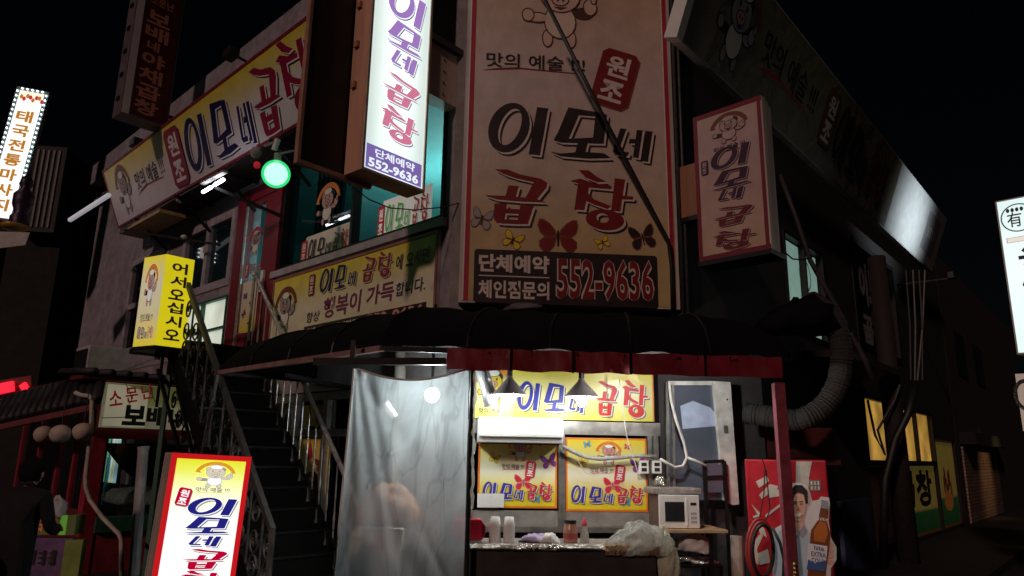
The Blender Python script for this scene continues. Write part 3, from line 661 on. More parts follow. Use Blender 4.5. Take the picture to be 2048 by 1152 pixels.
g = MB(); g.bar(L.w(-1.6, 2.3, .02), L.w(-1.0, 2.3, 1.15), .04); g.bar(world(F, 705, 723, 1.15), world(F, 705, 723, 1.15)+Z*.17, .04); g.obj('beam_bracket', M['iron'], aw)
segs = [-1.12, -.61, -.11, .36, .98, 1.64]
for i, (x0, x1) in enumerate(zip(segs, segs[1:])):
    def vf(u, v, x0=x0, x1=x1, i=i):
        return F.w(x0+.001+(x1-x0-.002)*u, 2.255+.005*math.sin(u*9+i)+(.172)*v, 1.225+.014*math.sin(u*7+i*2)*(1-v)+.006*math.sin(u*23+3*v))
    g = MB(); g.grid(vf, 12, 4); g.obj('valance_panel', M['redcloth'], aw, smooth=True)
    g = MB(); g.box(F, x1-.008, x1+.008, 2.25, 2.43, 1.236, 1.245); g.obj('valance_seam', M['tarp'], aw)
# bundled tarp on top of the awning
def heap(name, label, cat, c, rx, ry, rz_, m, seed, n=24, mm=12, amp=.25, group=None, par=None):
    rnd = random.Random(seed); ph = [rnd.uniform(0, 6.28) for _ in range(8)]; g = MB(); V = []
    for i in range(mm+1):
        t = math.pi*i/mm
        for k_ in range(n):
            a = 2*math.pi*k_/n; d = 1+amp*(math.sin(2*a+ph[0])*math.sin(t*2+ph[1])+.6*math.sin(5*a+ph[2]+t*4)*math.sin(3*t+ph[3])+.35*math.sin(9*a+ph[4]+7*t))
            V.append(np.array(c)+np.array([math.sin(t)*math.cos(a)*rx*d, math.sin(t)*math.sin(a)*ry*d, max(-.35, math.cos(t))*rz_*d]))
    g.add(V, [(i*n+k_, (i+1)*n+k_, (i+1)*n+(k_+1) % n, i*n+(k_+1) % n) for i in range(mm) for k_ in range(n)])
    return g.obj(name, m, par, label=label, cat=cat, smooth=True)
heap('tarp_bundle', 'black bundled tarpaulin humped over the right end of the awning', 'tarpaulin', world(F, 1600, 650, .5), .38, .3, .22, M['tarp'], 3)
heap('cloth_pad', 'dark grey crumpled cloth lying on the awning under the big signboard', 'cloth', world(F, 1050, 618, .15), .20, .1, .05, mat('grey_cloth', (.12, .11, .12), .8), 5)

# ================================================================== SIGNS
# -- big board on the chamfered corner
BG_board = gradient('board_print', [(0, (.62, .48, .22)), (.18, (.60, .46, .24)), (.34, (.62, .50, .40)), (.6, (.66, .54, .50)), (.82, (.62, .46, .36)), (1, (.62, .40, .20))], grime=.22)
PB = palette('board', 0, BG_board, {'white': (.68, .6, .54), 'navy': (.02, .012, .02), 'red': (.20, .012, .012)})
bd = thing('corner_signboard', 'tall cream signboard on the corner with brush lettering, butterflies and the phone number', 'sign', F.w(.05, 3.04, .06))
g = MB(); g.box(F, -1.03, 1.16, 3.03, 7.0, .01, .13); g.obj('board', [M['signside']], bd)
g = MB(); g.rect(F, -1.0, 3.05, 1.13, 6.95, .134, 0); g.obj('print_sheet', PB, bd)
g = MB()
pbd = palette('border', 0, None, {'red': (.4, .02, .04)})
for x in (-.985, 1.075):
    g = MB(); g.rect(F, x, 3.05, x+.045, 6.95, .137, PI['red']); g.rect(F, x-.012, 3.05, x-.001, 6.95, .138, PI['white']); g.obj('border_stripe', pbd, bd)
OF = .138
def zp(zx, zy, sc, ox, oy): return F.q(ox+zx/sc, oy+zy/sc, OF)
def board_glyph(ch, px0, py0, px1, py1, col):
    a0, b1 = F.q(px0, py0, OF); a1, b0 = F.q(px1, py1, OF); glyph3(g, F, ch, a0, b0, a1-a0, b1-b0, OF, col, .024)
g = MB()
board_glyph('이', 975, 203, 1096, 312, 'dark'); board_glyph('모', 1101, 213, 1222, 320, 'dark'); board_glyph('네', 1224, 256, 1307, 325, 'dark')
board_glyph('곱', 971, 337, 1094, 451, 'red'); board_glyph('창', 1141, 339, 1268, 463, 'red'); g.obj('shop_name', PB, bd)
g = MB(); a0, b1 = F.q(973, 104, OF); a1, b0 = F.q(1170, 152, OF); slogan(g, F, a0, b0, a1-a0, b1-b0, OF)
g.obj('slogan', PB, bd)
g = MB(); a0, b0 = F.q(1193, 212, OF); stamp(g, F, a0+.0, b0, .40, .66, OF, rot=-15, rim='brown'); g.obj('stamp', PB, bd)
g = MB(); a0, b0 = F.q(1030, 96, OF); chef(g, F, a0, b0, .96, 1.15, OF, arc=None, body='pink'); g.obj('piglet_drawing', palette('piglet', 0, None, {'pink': (.66, .45, .36), 'white': (.70, .56, .46), 'dark': (.08, .03, .02)}), bd)
for x0, y0, x1, y1, c, r in ((943, 415, 985, 460, 'grey', -12), (1006, 462, 1046, 498, 'yellow', -20), (1075, 437, 1157, 507, 'red', 0), (1190, 472, 1220, 498, 'yellow', 25), (1258, 449, 1312, 500, 'dark', 12)):
    g = MB(); a0, b1 = F.q(x0, y0, OF); a1, b0 = F.q(x1, y1, OF); butterfly(g, F, a0, b0, a1-a0, b1-b0, OF+.001, c, r, rim='brown'); g.obj('butterfly_print', PB, bd)
g = MB(); a0, b0 = F.q(946, 604, OF); a1, b1 = F.q(1314, 512, OF)
g.poly(F, [(a0+.02, b0), (a1-.02, b0), (a1, b0+.02), (a1, b1-.02), (a1-.02, b1), (a0+.02, b1), (a0, b1-.02), (a0, b0+.02)], OF, PI['dark'])
h = b1-b0; w_ = a1-a0
txt(g, F, '단체예약', a0+w_*.025, b0+h*.57, w_*.38, h*.34, OF+.004, PI['white'], .035); txt(g, F, '체인점문의', a0+w_*.025, b0+h*.08, w_*.38, h*.34, OF+.004, PI['white'], .03)
g.rect(F, a0+w_*.025, b0+h*.49, a0+w_*.405, b0+h*.51, OF+.004, PI['white'])
txt(g, F, '552-9636', a0+w_*.44, b0+h*.09, w_*.54, h*.82, OF+.003, PI['white'], .055); txt(g, F, '552-9636', a0+w_*.446, b0+h*.11, w_*.528, h*.78, OF+.006, PI['red'], .018)
g.obj('phone_panel', PB, bd)
# -- left wing band sign, leaning outward at the top
def band(P, a0, a1, base_z, base_o, lean, ht, th=.1):
    r = math.radians(lean); up = P.Y*math.cos(r)+P.N*math.sin(r); o = P.w(0, base_z, base_o); return PL(o, P.X, up)
LB = band(L, 0, 0, 5.54, .5, 22, 1.0)
a0, b0 = LB.q(237, 455); a1 = -.35; HB = LB.q(215, 335)[1]
BG_l = gradient('left_band_print', [(0, (.74, .76, .86)), (.5, (.78, .78, .82)), (.75, (.80, .76, .32)), (1, (.78, .68, .05))], grime=.12)
PLB = palette('left_band', 0, BG_l, {'navy': (.012, .01, .09), 'white': (.82, .82, .88), 'red': (.28, .01, .05), 'dark': (.015, .01, .03)})
ls = thing('left_band_sign', 'long yellow topped band sign leaning out above the left wing windows', 'sign', LB.w(-4, 0, -.1))
g = MB(); g.box(LB, a0, a1, 0, HB, -.12, 0); g.obj('box', M['signside'], ls)
g = MB(); g.rect(LB, a0+.03, .03, a1-.03, HB-.03, .004, 0); g.obj('print_sheet', PLB, ls)
g = MB()
for e in ((a0, 0, a1, .035), (a0, HB-.035, a1, HB), (a0, .035, a0+.035, HB-.035), (a1-.035, .035, a1, HB-.035)): g.box(LB, e[0], e[2], e[1], e[3], 0, .012)
g.obj('rim', mat('band_rim', (.25, .02, .04), .5), ls)
def lbx(px, py): return LB.q(px, py, .008)
g = MB(); A0 = lbx(238, 400)[0]; A1 = lbx(272, 400)[0]; chef(g, LB, A0, .10, A1-A0, HB*.85, .008, arc='brown', body='grey')
g.obj('piglet_drawing', PLB, ls)
g = MB(); A0 = lbx(276, 380)[0]; A1 = lbx(333, 350)[0]; slogan(g, LB, A0, .33, A1-A0, .36, .008); g.obj('slogan', PLB, ls)
g = MB(); A0 = lbx(338, 320)[0]; A1 = lbx(368, 310)[0]; stamp(g, LB, A0, .08, A1-A0, HB*.83, .008, rot=-2); g.obj('stamp', PLB, ls)
g = MB()
for ch, x0, x1, v0, v1, c in (('이', 380, 425, .12, .86, 'navy'), ('모', 430, 474, .12, .84, 'navy'), ('네', 482, 512, .06, .60, 'navy'), ('곱', 517, 571, .06, .88, 'red'), ('창', 576, 640, .06, .95, 'red')):
    A0 = lbx(x0, 250)[0]; A1 = lbx(x1, 220)[0]; ym = 455-(x0-237)*.57
    A0 = LB.q(x0, 455-(x0-237)*.60-40)[0]; A1 = LB.q(x1, 455-(x1-237)*.60-40)[0]
    glyph3(g, LB, ch, A0, v0*HB, A1-A0, (v1-v0)*HB, .008, c, .028)
g.obj('shop_name', PLB, ls)
# soffit, struts and lights beneath it
sfx = thing('sign_soffit', 'dark steel soffit and struts holding up the left band sign', 'sign bracket', L.w(-4, 5.4, .3))
g = MB(); g.box(L, a0+.1, a1, 5.48, 5.52, .01, .5); g.obj('soffit_panel', M['blackmetal'], sfx)
g = MB(); g.box(L, a0+.5, a0+2.3, 5.30, 5.36, .2, .62); g.obj('tan_board', mat('tan_board', (.5, .34, .16), .6, dirt=.4), sfx)
for a in (-7.6, -5.9, -4.4, -2.9, -1.4):
    g = MB(); g.bar(L.w(a, 5.44, .55), L.w(a, 5.0, 0), .035); g.bar(L.w(a, 5.44, .0), L.w(a, 5.44, .62), .035); g.obj('strut', M['iron'], sfx)
g = MB(); g.bar(world(L, 250, 460, .9), world(L, 440, 490, .05), .035); g.obj('strut', M['iron'], sfx)
g = MB(); g.ball(world(L, 368, 474, .38), .05, sc=(1, 1, .7)); g.obj('insulator', M['whiteplastic'], sfx)
g = MB(); g.bar(world(L, 428, 375, .9), world(L, 562, 432, .1), .04); g.obj('strut', M['iron'], sfx)
g = MB(); g.ball(world(L, 360, 402, .5), .05, sc=(1.2, 1.2, .5)); g.obj('insulator', M['whiteplastic'], sfx)
tl = thing('fluorescent_lamp', 'pair of lit white fluorescent tubes hanging under the left band sign', 'lamp', world(L, 428, 370, .9))
for (x0, y0, x1, y1) in ((406, 384, 423, 374), (429, 370, 447, 359)):
    g = MB(); g.tube([world(L, x0, y0, .9), world(L, x1, y1, .9)], .022, 8); g.obj('tube', M['tubelit'], tl, smooth=True)
g = MB(); g.bar(world(L, 404, 374, .92)+Z*.05, world(L, 450, 350, .92)+Z*.05, .07, .03); g.obj('housing', M['grey'], tl)
gl = thing('green_globe_lamp', 'glowing round green globe lamp hanging beside the teal window', 'lamp', world(L, 552, 348, 1.0))
gc = world(L, 552, 348, 1.0)
fm = bpy.data.materials.new('green_globe'); fm.use_nodes = True; nn = fm.node_tree; tr = nn.nodes.new('ShaderNodeBsdfTransparent'); tr.inputs[0].default_value = (.5, 1, .6, 1)
em = nn.nodes.new('ShaderNodeEmission'); em.inputs[0].default_value = (.05, .85, .28, 1); em.inputs[1].default_value = 1.3
mx = nn.nodes.new('ShaderNodeMixShader'); mx.inputs[0].default_value = .45; nn.links.new(tr.outputs[0], mx.inputs[1]); nn.links.new(em.outputs[0], mx.inputs[2]); nn.links.new(mx.outputs[0], nn.nodes['Material Output'].inputs[0])
g = MB(); g.ball(gc, .155, 28, 18); g.obj('globe', fm, gl, smooth=True)
g = MB(); g.ball(gc, .125, 20, 12); g.obj('bulb', emit('green_bulb', (.80, 1, .86), 2.6), gl, smooth=True)
g = MB(); g.tube([gc+Z*.15, gc+Z*.24], .04, 10); g.tube([gc+Z*.24, gc+Z*.4+L.N*-.3, L.w((gc-L.o)@L.X, 5.45, .5)], .012, 6); g.obj('bracket', M['grey'], gl)
cm = thing('security_camera', 'small white security camera above the green globe lamp', 'camera', world(L, 552, 288, .7))
g = MB(); g.tube([world(L, 548, 300, .7), world(L, 556, 278, .7)], .035, 10); g.obj('body', M['whiteplastic'], cm)
g = MB(); g.tube([world(L, 530, 292, .7), world(L, 550, 284, .7)], .02, 8); g.obj('arm', M['grey'], cm)
spk = thing('speaker_horn', 'dark round horn with a red lamp under the left band sign', 'lamp', world(L, 512, 305, .7))
g = MB(); g.ball(world(L, 512, 305, .7), .075, 14, 8); g.obj('horn', M['grey'], spk, smooth=True)
g = MB(); g.ball(world(L, 514, 330, .75), .045, 10, 6); g.obj('red_lamp', emit('small_red', (.6, .02, .03), .35), spk)
for i, (x, y, lb) in enumerate(((462, 108, 'black box floodlight on the wall above the left band sign, nearer the lit tower sign'), (272, 286, 'black box floodlight on the wall above the far left end of the band sign'))):
    t = thing('wall_floodlight', lb, 'floodlight', world(L, x, y, .5), 'floodlights above the left band sign')
    pp = world(L, x, y, .5); PP = PL(pp, L.X)
    g = MB(); g.box(PP, -.13, .13, -.07, .07, -.08, .08); g.obj('housing', M['blackmetal'], t, bevel=.012)
    g = MB(); g.bar(PP.w(0, 0, -.08), PP.w(0, -.05, -.5), .03); g.obj('arm', M['iron'], t)
# -- tall lit tower sign projecting from the left corner
BG_t = gradient('tower_print', [(0, (.80, .95, .90)), (.3, (.86, .98, .93)), (.75, (.86, 1, .96)), (1, (.80, .96, .93))], lit=1.0, grime=.04, tubes=.78)
PT = palette('tower', 1.0, BG_t, {'navy': (.44, .24, .66), 'red': (.80, .24, .38), 'dark': (.18, .14, .22), 'purple': (.24, .16, .48), 'white': (.85, .95, .97)})
ts = thing('tower_lightbox', 'tall lit white box sign with purple and pink lettering jutting from the left corner', 'sign', LR.w(-.82, 4.02, .2))
a0, a1, b0, b1 = -1.20, -.44, 4.06, 7.4
g = MB(); g.box(LR, a0, a1, b0, b1, -.24, -.004); g.obj('box', M['tan'], ts)
g = MB(); g.rect(LR, a0+.025, b0+.025, a1-.025, b1, 0, 0); g.obj('lit_face', PT, ts)
g = MB()
for e in ((a0, b0, a1, b0+.025), (a0, b0+.025, a0+.025, b1), (a1-.025, b0+.025, a1, b1)): g.box(LR, e[0], e[2], e[1], e[3], -.002, .014)
g.obj('rim', mat('cream_rim', (.62, .55, .45), .5), ts)
g = MB()
for ch, cx, cy, wp, hp, c in (('이', 812, 12, 78, 66, 'navy'), ('모', 807, 74, 76, 52, 'navy'), ('네', 807, 125, 54, 36, 'navy'), ('곱', 800, 183, 78, 57, 'red'), ('창', 797, 252, 78, 66, 'red')):
    A0 = LR.q(cx-wp/2, cy)[0]; A1 = LR.q(cx+wp/2, cy)[0]; B0 = LR.q(cx, cy+hp/2)[1]; B1 = LR.q(cx, cy-hp/2)[1]; glyph3(g, LR, ch, A0, B0, A1-A0, B1-B0, .003, c, .012)
g.obj('shop_name', PT, ts)
g = MB(); A0 = a0+.045; A1 = a1-.045
g.rect(LR, A0, b0+.04, A1, b0+.27, .004, PI['purple']); txt(g, LR, '단체예약', A0+.1, b0+.165, .48, .082, .007, PI['white'], .02); txt(g, LR, '552-9636', A0+.03, b0+.055, .6, .09, .007, PI['white'], .03)
g.obj('phone_panel', PT, ts)
for i in range(6):
    z = 4.9+i*.42; g = MB(); g.box(LR, a0-.03, a0-.001, z, z+.06, -.20, -.14); g.obj('bolt', M['rust'], ts)
dk = thing('dark_box_sign', 'unlit black panel sign with a pale rim behind the lit tower sign', 'sign', LR.w(-1.5, 3.9, -.3))
g = MB(); A0, B0 = LR.q(600, 318, -.25); A1 = LR.q(700, 340, -.25)[0]
g.box(LR, A0, A1+.25, B0+.0, 7.4, -.31, -.26); g.obj('panel', M['blackmetal'], dk)
g = MB(); g.box(LR, A0-.03, A0, B0, 7.4, -.30, -.245); g.box(LR, A0-.03, A1+.25, B0-.04, B0, -.30, -.245); g.box(LR, A1+.25, A1+.28, B0, 7.4, -.31, -.255); g.obj('rim', mat('rusty_rim', (.45, .26, .2), .5, dirt=.5), dk)
bm_ = thing('sign_beam', 'rust stained cream box beam tying the tower sign to the corner pier', 'bracket', LR.w(-.2, 5.1, -.1))
g = MB(); g.box(LR, -.43, .05, 5.14, 5.72, -.2, -.03); g.obj('beam', mat('stained_cream', (.8, .62, .54), .5, dirt=.75, bump=.2, scale=4, streak=True), bm_)
for i in range(4):
    g = MB(); g.box(LR, -.22+.001, -.205, 5.2+i*.13, 5.215+i*.13, -.03, -.022); g.obj('bolt', M['iron'], bm_)
g = MB(); g.box(LR, -.43, .02, 5.73, 5.8, -.22, .02); g.obj('cap', M['darkwall'], bm_)
g = MB(); g.box(LR, -.46, -.40, 4.1, 4.9, -.16, -.1); g.obj('hanger', M['iron'], bm_)

# -- right projecting sign, unlit
BG_r = gradient('right_box_print', [(0, (.62, .44, .30)), (.3, (.58, .40, .34)), (.8, (.56, .40, .40)), (1, (.60, .46, .36))], grime=.18)
PR = palette('right_box', 0, BG_r, {'navy': (.05, .012, .045), 'red': (.16, .012, .02), 'white': (.55, .42, .40), 'dark': (.05, .015, .02), 'pink': (.5, .34, .32)})
a0, b1 = .32, 5.04; a1, b0 = 1.06, 3.49
rs = thing('right_box_sign', 'unlit pinkish white box sign with vertical lettering jutting from the right wing', 'sign', RL.w(.7, b0, -.1))
for i in range(3):
    g = MB(); o = -.003-i*.085; g.box(RL, a0, a1+.0-.012*i, b0+.0, b1-.015*i, o-.075, o); g.obj('casing', M['signside'] if i else mat('white_casing', (.62, .58, .52), .5, dirt=.4, streak=True), rs)
g = MB(); g.rect(RL, a0+.02, b0+.02, a1-.02, b1-.02, .002, 0); g.obj('face', PR, rs)
g = MB()
for e in ((a0, b0, a1, b0+.05), (a0, b1-.05, a1, b1), (a0, b0+.05, a0+.045, b1-.05), (a1-.05, b0+.05, a1-.012, b1-.05)): g.rect(RL, *e, .005, PI['red'])
g.obj('border', palette('rborder', 0, None, {'red': (.2, .015, .03)}), rs)
g = MB(); chef(g, RL, a0+.18, b1-.40, .42, .34, .006, arc='brown', body='pink'); g.obj('piglet_drawing', PR, rs)
g = MB(); slogan(g, RL, a0+.22, b1-.49, .33, .085, .006); g.obj('slogan', PR, rs)
g = MB(); stamp(g, RL, a0+.07, b1-.66, .075, .15, .006, col='navy'); g.obj('stamp', PR, rs)
g = MB()
for ch, cx, cy, wp, hp, c in (('이', 1461, 313, 82, 42, 'navy'), ('모', 1463, 356, 80, 36, 'navy'), ('네', 1463, 389, 54, 23, 'navy'), ('곱', 1467, 430, 82, 37, 'red'), ('창', 1470, 478, 86, 40, 'red')):
    A0 = RL.q(cx-wp/2, cy)[0]; A1 = RL.q(cx+wp/2, cy)[0]; B0 = RL.q(cx, cy+hp/2)[1]; B1 = RL.q(cx, cy-hp/2)[1]; glyph3(g, RL, ch, A0, B0, A1-A0, B1-B0, .007, c, .008)
g.obj('shop_name', PR, rs)
g = MB(); g.box(RL, a0-.0, a1+.01, b0-.05, b0-.003, -.28, .03); g.obj('drip_tray', M['blackmetal'], rs)
br = thing('rusty_bracket_box', 'rusty orange steel box holding the right box sign to the corner', 'bracket', RL.w(.2, 3.9, -.15))
A0, B1 = RL.q(1358, 338, -.1); B0 = RL.q(1360, 440, -.1)[1]
g = MB(); g.box(RL, A0-.02, a0-.002, B0, B1, -.2, -.06); g.obj('box', M['rust'], br, bevel=.01)
g = MB(); g.box(RL, A0, a0-.004, B0-.05, B0-.003, -.22, -.05); g.obj('lip', M['blackmetal'], br)

# -- right wing band sign
RB = band(R, 0, 0, 5.72, .4, 20, 1.2)
a0, b0 = RB.q(1358, 95); HR = 1.25; a1 = RB.q(1865, 540)[0]
BG_rb = gradient('right_band_print', [(0, (.28, .26, .22)), (1, (.22, .20, .10))], grime=.2, rough=.28)
PRB = palette('right_band', 0, BG_rb)
rb = thing('right_band_sign', 'long dim olive band sign running down the dark right wing alley', 'sign', RB.w(5, 0, -.1))
g = MB(); g.box(RB, a0, a1, 0, HR, -.12, 0); g.obj('box', M['signside'], rb)
g = MB(); g.rect(RB, a0+.02, .02, 7.4, HR-.02, .004, 0); g.obj('print_sheet', PRB, rb)
WPS = mat('white_flex', (.62, .64, .64), .35, var=.08); g = MB(); g.rect(RB, 7.4, .02, a1-.03, HR-.02, .004, 0); g.obj('white_panel', WPS, rb)
g = MB(); g.rect(RB, a1-1.5, .25, a1-.45, HR-.2, .007, PI['grey']); marks(g, RB, a1-1.3, .55, .7, .22, .010, PI['white'], 4, 9); g.obj('end_print', PRB, rb)
def rx(px, py): return RB.q(px, py, .01)[0]
g = MB(); A0 = rx(1412, 90); A1 = rx(1510, 100); chef(g, RB, A0, .1, A1-A0, 1.15, .008, arc='brown', body='grey'); g.obj('piglet_drawing', PRB, rb)
g = MB(); A0 = rx(1515, 140); A1 = rx(1630, 215); slogan(g, RB, A0, .42, A1-A0, .5, .008); g.obj('slogan', PRB, rb)
g = MB(); A0 = rx(1638, 260); A1 = rx(1830, 420); stamp(g, RB, A0, .3, .5, .8, .008, col='brown'); logo_h(g, RB, A0+.6, .25, (A1-A0)*.5, .85, .008, c1='dark', c2='brown', white='grey'); g.obj('shop_name', PRB, rb)
g = MB(); g.box(RB, a0-.12, a0-.002, -.01, HR+.01, -.13, .02); g.obj('end_cap', M['whiteplastic'], rb)
# floodlight that lights the far end of that sign
fl = thing('alley_floodlight', 'small lit floodlight shining on the far end of the right band sign', 'floodlight', R.w(9.9, 5.1, .9))
g = MB(); Pf = PL(R.w(9.9, 5.25, 1.0), R.X); g.box(Pf, -.1, .1, -.06, .06, -.05, .05); g.obj('housing', M['blackmetal'], fl)
g = MB(); g.bar(R.w(9.9, 5.2, .0), R.w(9.9, 5.2, 1.0), .03); g.obj('arm', M['iron'], fl)
lt = bpy.data.lights.new('floodlight_beam', 'SPOT'); lt.energy = 170; lt.spot_size = math.radians(100); lt.spot_blend = 1; lt.color = (.85, .95, 1); lt.shadow_soft_size = .05
lo = bpy.data.objects.new('floodlight_beam', lt); COL.objects.link(lo); p0 = R.w(9.0, 5.55, 2.1); tgt = RB.w(8.9, .5, 0)
lo.location = tuple(p0); lo.rotation_euler = (Vector(tuple(p0))-Vector(tuple(tgt))).to_track_quat('Z', 'Y').to_euler()

# -- banner under the teal window
BG_b = gradient('banner_print', [(0, (.80, .80, .55)), (.45, (.82, .82, .66)), (.75, (.82, .76, .22)), (1, (.80, .70, .06))], grime=.2)
PBN = palette('banner', 0, BG_b, {'navy': (.015, .015, .05), 'red': (.28, .02, .04), 'purple': (.2, .03, .12), 'white': (.8, .8, .74)})
bn = thing('wall_banner', 'yellow banner of two brush lettered lines under the teal window, half behind the awning', 'banner', L.w(-1.9, 3.0, .03))
A0, A1, B0, B1 = -3.56, -.20, 2.98, 3.83
g = MB(); g.box(L, A0, A1, B0, B1, .005, .04); g.obj('board', M['signside'], bn)
g = MB(); g.rect(L, A0+.03, B0, A1-.03, B1-.03, .044, 0); g.obj('print_sheet', PBN, bn)
g = MB(); g.box(L, A0, A1, B1-.03, B1, .041, .055); g.box(L, A0, A0+.03, B0, B1-.03, .041, .055); g.box(L, A1-.03, A1, B0, B1-.03, .041, .055); g.obj('rim', mat('banner_rim', (.3, .12, .14), .5), bn)
bx_ = lambda px, py: L.q(px, py, .05)
def band_box(x0, y0, x1, y1): 
    p_, q_ = bx_(x0, y0), bx_(x1, y1); return p_[0], q_[0]
g = MB(); chef(g, L, A0+.08, B0+.1, .58, .62, .048, arc='brown', body='grey'); g.obj('piglet_drawing', PBN, bn)
g = MB(); s0 = bx_(617, 580)[0]; stamp(g, L, s0, B0+.50, .13, .27, .048)
x_ = lambda px: L.q(px, 560-(px-640)*.30, .05)[0]
for ch, p0_, p1_, c in (('이', 640, 667, 'navy'), ('모', 669, 693, 'navy'), ('네', 697, 714, 'navy'), ('곱', 724, 752, 'red'), ('창', 755, 786, 'red')):
    hh = .17 if ch == '네' else .30; glyph3(g, L, ch, x_(p0_), B0+.49, x_(p1_)-x_(p0_), hh, .048, c, .012)
txt(g, L, '에 오시면', x_(792), B0+.53, x_(858)-x_(792), .17, .052, PI['navy'], .01, .1)
g.obj('upper_line', PBN, bn)
g = MB(); txt(g, L, '항상', x_(618), B0+.16, x_(644)-x_(618), .13, .05, PI['navy'], .01, .1)
txt(g, L, '행복이', x_(650), B0+.17, x_(724)-x_(650), .25, .05, PI['purple'], .02, .1); txt(g, L, '가득', x_(736), B0+.21, x_(790)-x_(736), .22, .05, PI['purple'], .02, .1); txt(g, L, '합니다.', x_(794), B0+.24, x_(853)-x_(794), .15, .05, PI['navy'], .01, .1)
g.obj('lower_line', PBN, bn)
g = MB(); g.rect(L, x_(615), B0-.05, x_(857), B0+.12, .048, PI['dark']); txt(g, L, '단체예약 / 체인점문의', x_(618), B0+.0, x_(735)-x_(618), .09, .052, PI['white'], .02); txt(g, L, '552-9636', x_(740), B0-.03, x_(852)-x_(740), .14, .052, PI['pink'], .03); g.obj('phone_panel', PBN, bn)
# -- yellow welcome box on the landing corner
YS = thing('welcome_box_sign', 'two sided lit yellow box sign reading downward at the head of the stairs', 'sign', W(325, 700, 8.2))
BG_y = gradient('welcome_print_side', [(0, (.80, .66, .04)), (.35, (.66, .6, .35)), (.7, (.66, .62, .42)), (1, (.80, .68, .04))], lit=.55, grime=.05)
PY = palette('welcome', .5, BG_y, {'dark': (.02, .01, .01)}); YW = emit('welcome_yellow', (.78, .66, .01), .75, base=(.6, .5, .02), var=.08)
pc = W(327, 600, 8.2); pc[2] = 2.78
zt = W(333, 508, 8.2)[2]; zb = W(315, 690, 8.2)[2]; hy = zt-zb
pc = W(333, 508, 8.2); pc[2] = zb
pr = PL(pc, R.X); d = W(385, 518, 8.2); aR = pr.q(385, 560)[0]; lang = math.radians(46)
pl_ = PL(pc, (math.sin(math.radians(62)), -math.cos(math.radians(62)), 0)); aL = pl_.q(278, 600)[0]
g = MB(); q = [pc, pr.w(aR, 0), pl_.w(aL, 0)+(pr.w(aR, 0)-pc), pl_.w(aL, 0)]
for i in range(4):
    e0, e1 = q[i], q[(i+1) % 4]
    g.quad([e0, e1, e1+Z*hy, e0+Z*hy], 0 if i in (0,) else 1)
g.add([*q, *[x+Z*hy for x in q]], [(3, 2, 1, 0), (4, 5, 6, 7)], 2); g.obj('box', [YW, BG_y, M['signside']], YS)
g = MB(); vtxt(g, pr, '어서오십시오', aR*.24, hy-.06, aR*.55, hy-.12, .004, PI['dark'], .03, .18); g.obj('welcome_lettering', PY, YS)
g = MB(); chef(g, pl_, aL*.82, hy*.42, -aL*.62, hy*.5, .004, arc='orange', body='pink'); slogan(g, pl_, aL*.80, hy*.26, -aL*.55, .10, .004); logo_h(g, pl_, aL*.85, hy*.08, -aL*.7, .15, .004, c1='brown', c2='orange', d=.004); g.obj('side_print', PY, YS)
g = MB(); g.add([*[x-Z*.05 for x in q], *[x-Z*.003 for x in q]], [(3, 2, 1, 0), (4, 5, 6, 7)]+[(i, (i+1) % 4, 4+(i+1) % 4, 4+i) for i in range(4)]); g.obj('base_tray', M['blackmetal'], YS)
g = MB(); g.bar((q[0]+q[2])/2-Z*.05, (q[0]+q[2])/2-Z*.14, .05); g.bar((q[0]+q[2])/2-Z*.1, L.w(-3.6, 2.8, 1.22), .05); g.obj('mount', M['iron'], YS)

# -- standing light box at the bottom left
BG_s = gradient('pavement_sign_print', [(0, (1, 1, 1)), (.76, (1, 1, .98)), (.86, (.95, .98, .62)), (.95, (.78, .84, .12)), (1, (.70, .74, .02))], lit=1.05, grime=.02)
PS = palette('pavement_sign', 1.0, BG_s, {'navy': (.02, .02, .26), 'red': (.62, .0, .04), 'white': (.95, .97, .97), 'dark': (.14, .14, .15), 'pink': (.9, .8, .62), 'orange': (.85, .42, .04), 'grey': (.4, .42, .42)})
ps_o = W(345, 905, 4.3); yaw = math.radians(36); Xs = np.array([math.cos(yaw), math.sin(yaw), 0]); rr = math.radians(2.6)
SX = Xs*math.cos(rr)-Z*math.sin(rr); SY = Z*math.cos(rr)+Xs*math.sin(rr)
S0 = PL(ps_o, SX, SY); sw = S0.q(503, 915)[0]; SH = 1.45; S1 = PL(S0.w(0, -SH), SX, SY)
ss = thing('pavement_lightbox', 'bright white and yellow standing box sign with red border at the foot of the stairs', 'sign', (*S1.w(sw/2, 0)[:2], 0))
g = MB(); g.box(S1, 0, sw, 0, SH, -.20, -.003); g.obj('casing', M['tan'], ss)
for i in range(3):
    g = MB(); g.box(S1, -.006, -.001, 0.01, SH-.01, -.17+i*.055, -.145+i*.055); g.obj('side_rib', M['signside'], ss)
g = MB(); e = .03
g.rect(S1, e, e, sw-e, SH-e, .002, 0); g.obj('lit_face', PS, ss)
g = MB()
for q4 in ((0, 0, sw, e), (0, SH-e, sw, SH), (0, e, e, SH-e), (sw-e, e, sw, SH-e)): g.box(S1, q4[0], q4[2], q4[1], q4[3], -.002, .006)
g.obj('red_border', emit('red_border', (.62, .01, .015), .8, base=(.6, .02, .02)), ss)
def S(px, py): return S1.q(px, py, .004)
A0, B1 = S(392, 920); A1, B0 = S(468, 980); g = MB(); chef(g, S1, A0, B0, A1-A0, B1-B0, .004, arc='orange', body='pink', line='grey'); g.obj('piglet_drawing', PS, ss)
A0, B1 = S(392, 974); A1, B0 = S(458, 988); g = MB(); slogan(g, S1, A0, B0, A1-A0, B1-B0, .004, line='yellow'); g.obj('slogan', PS, ss)
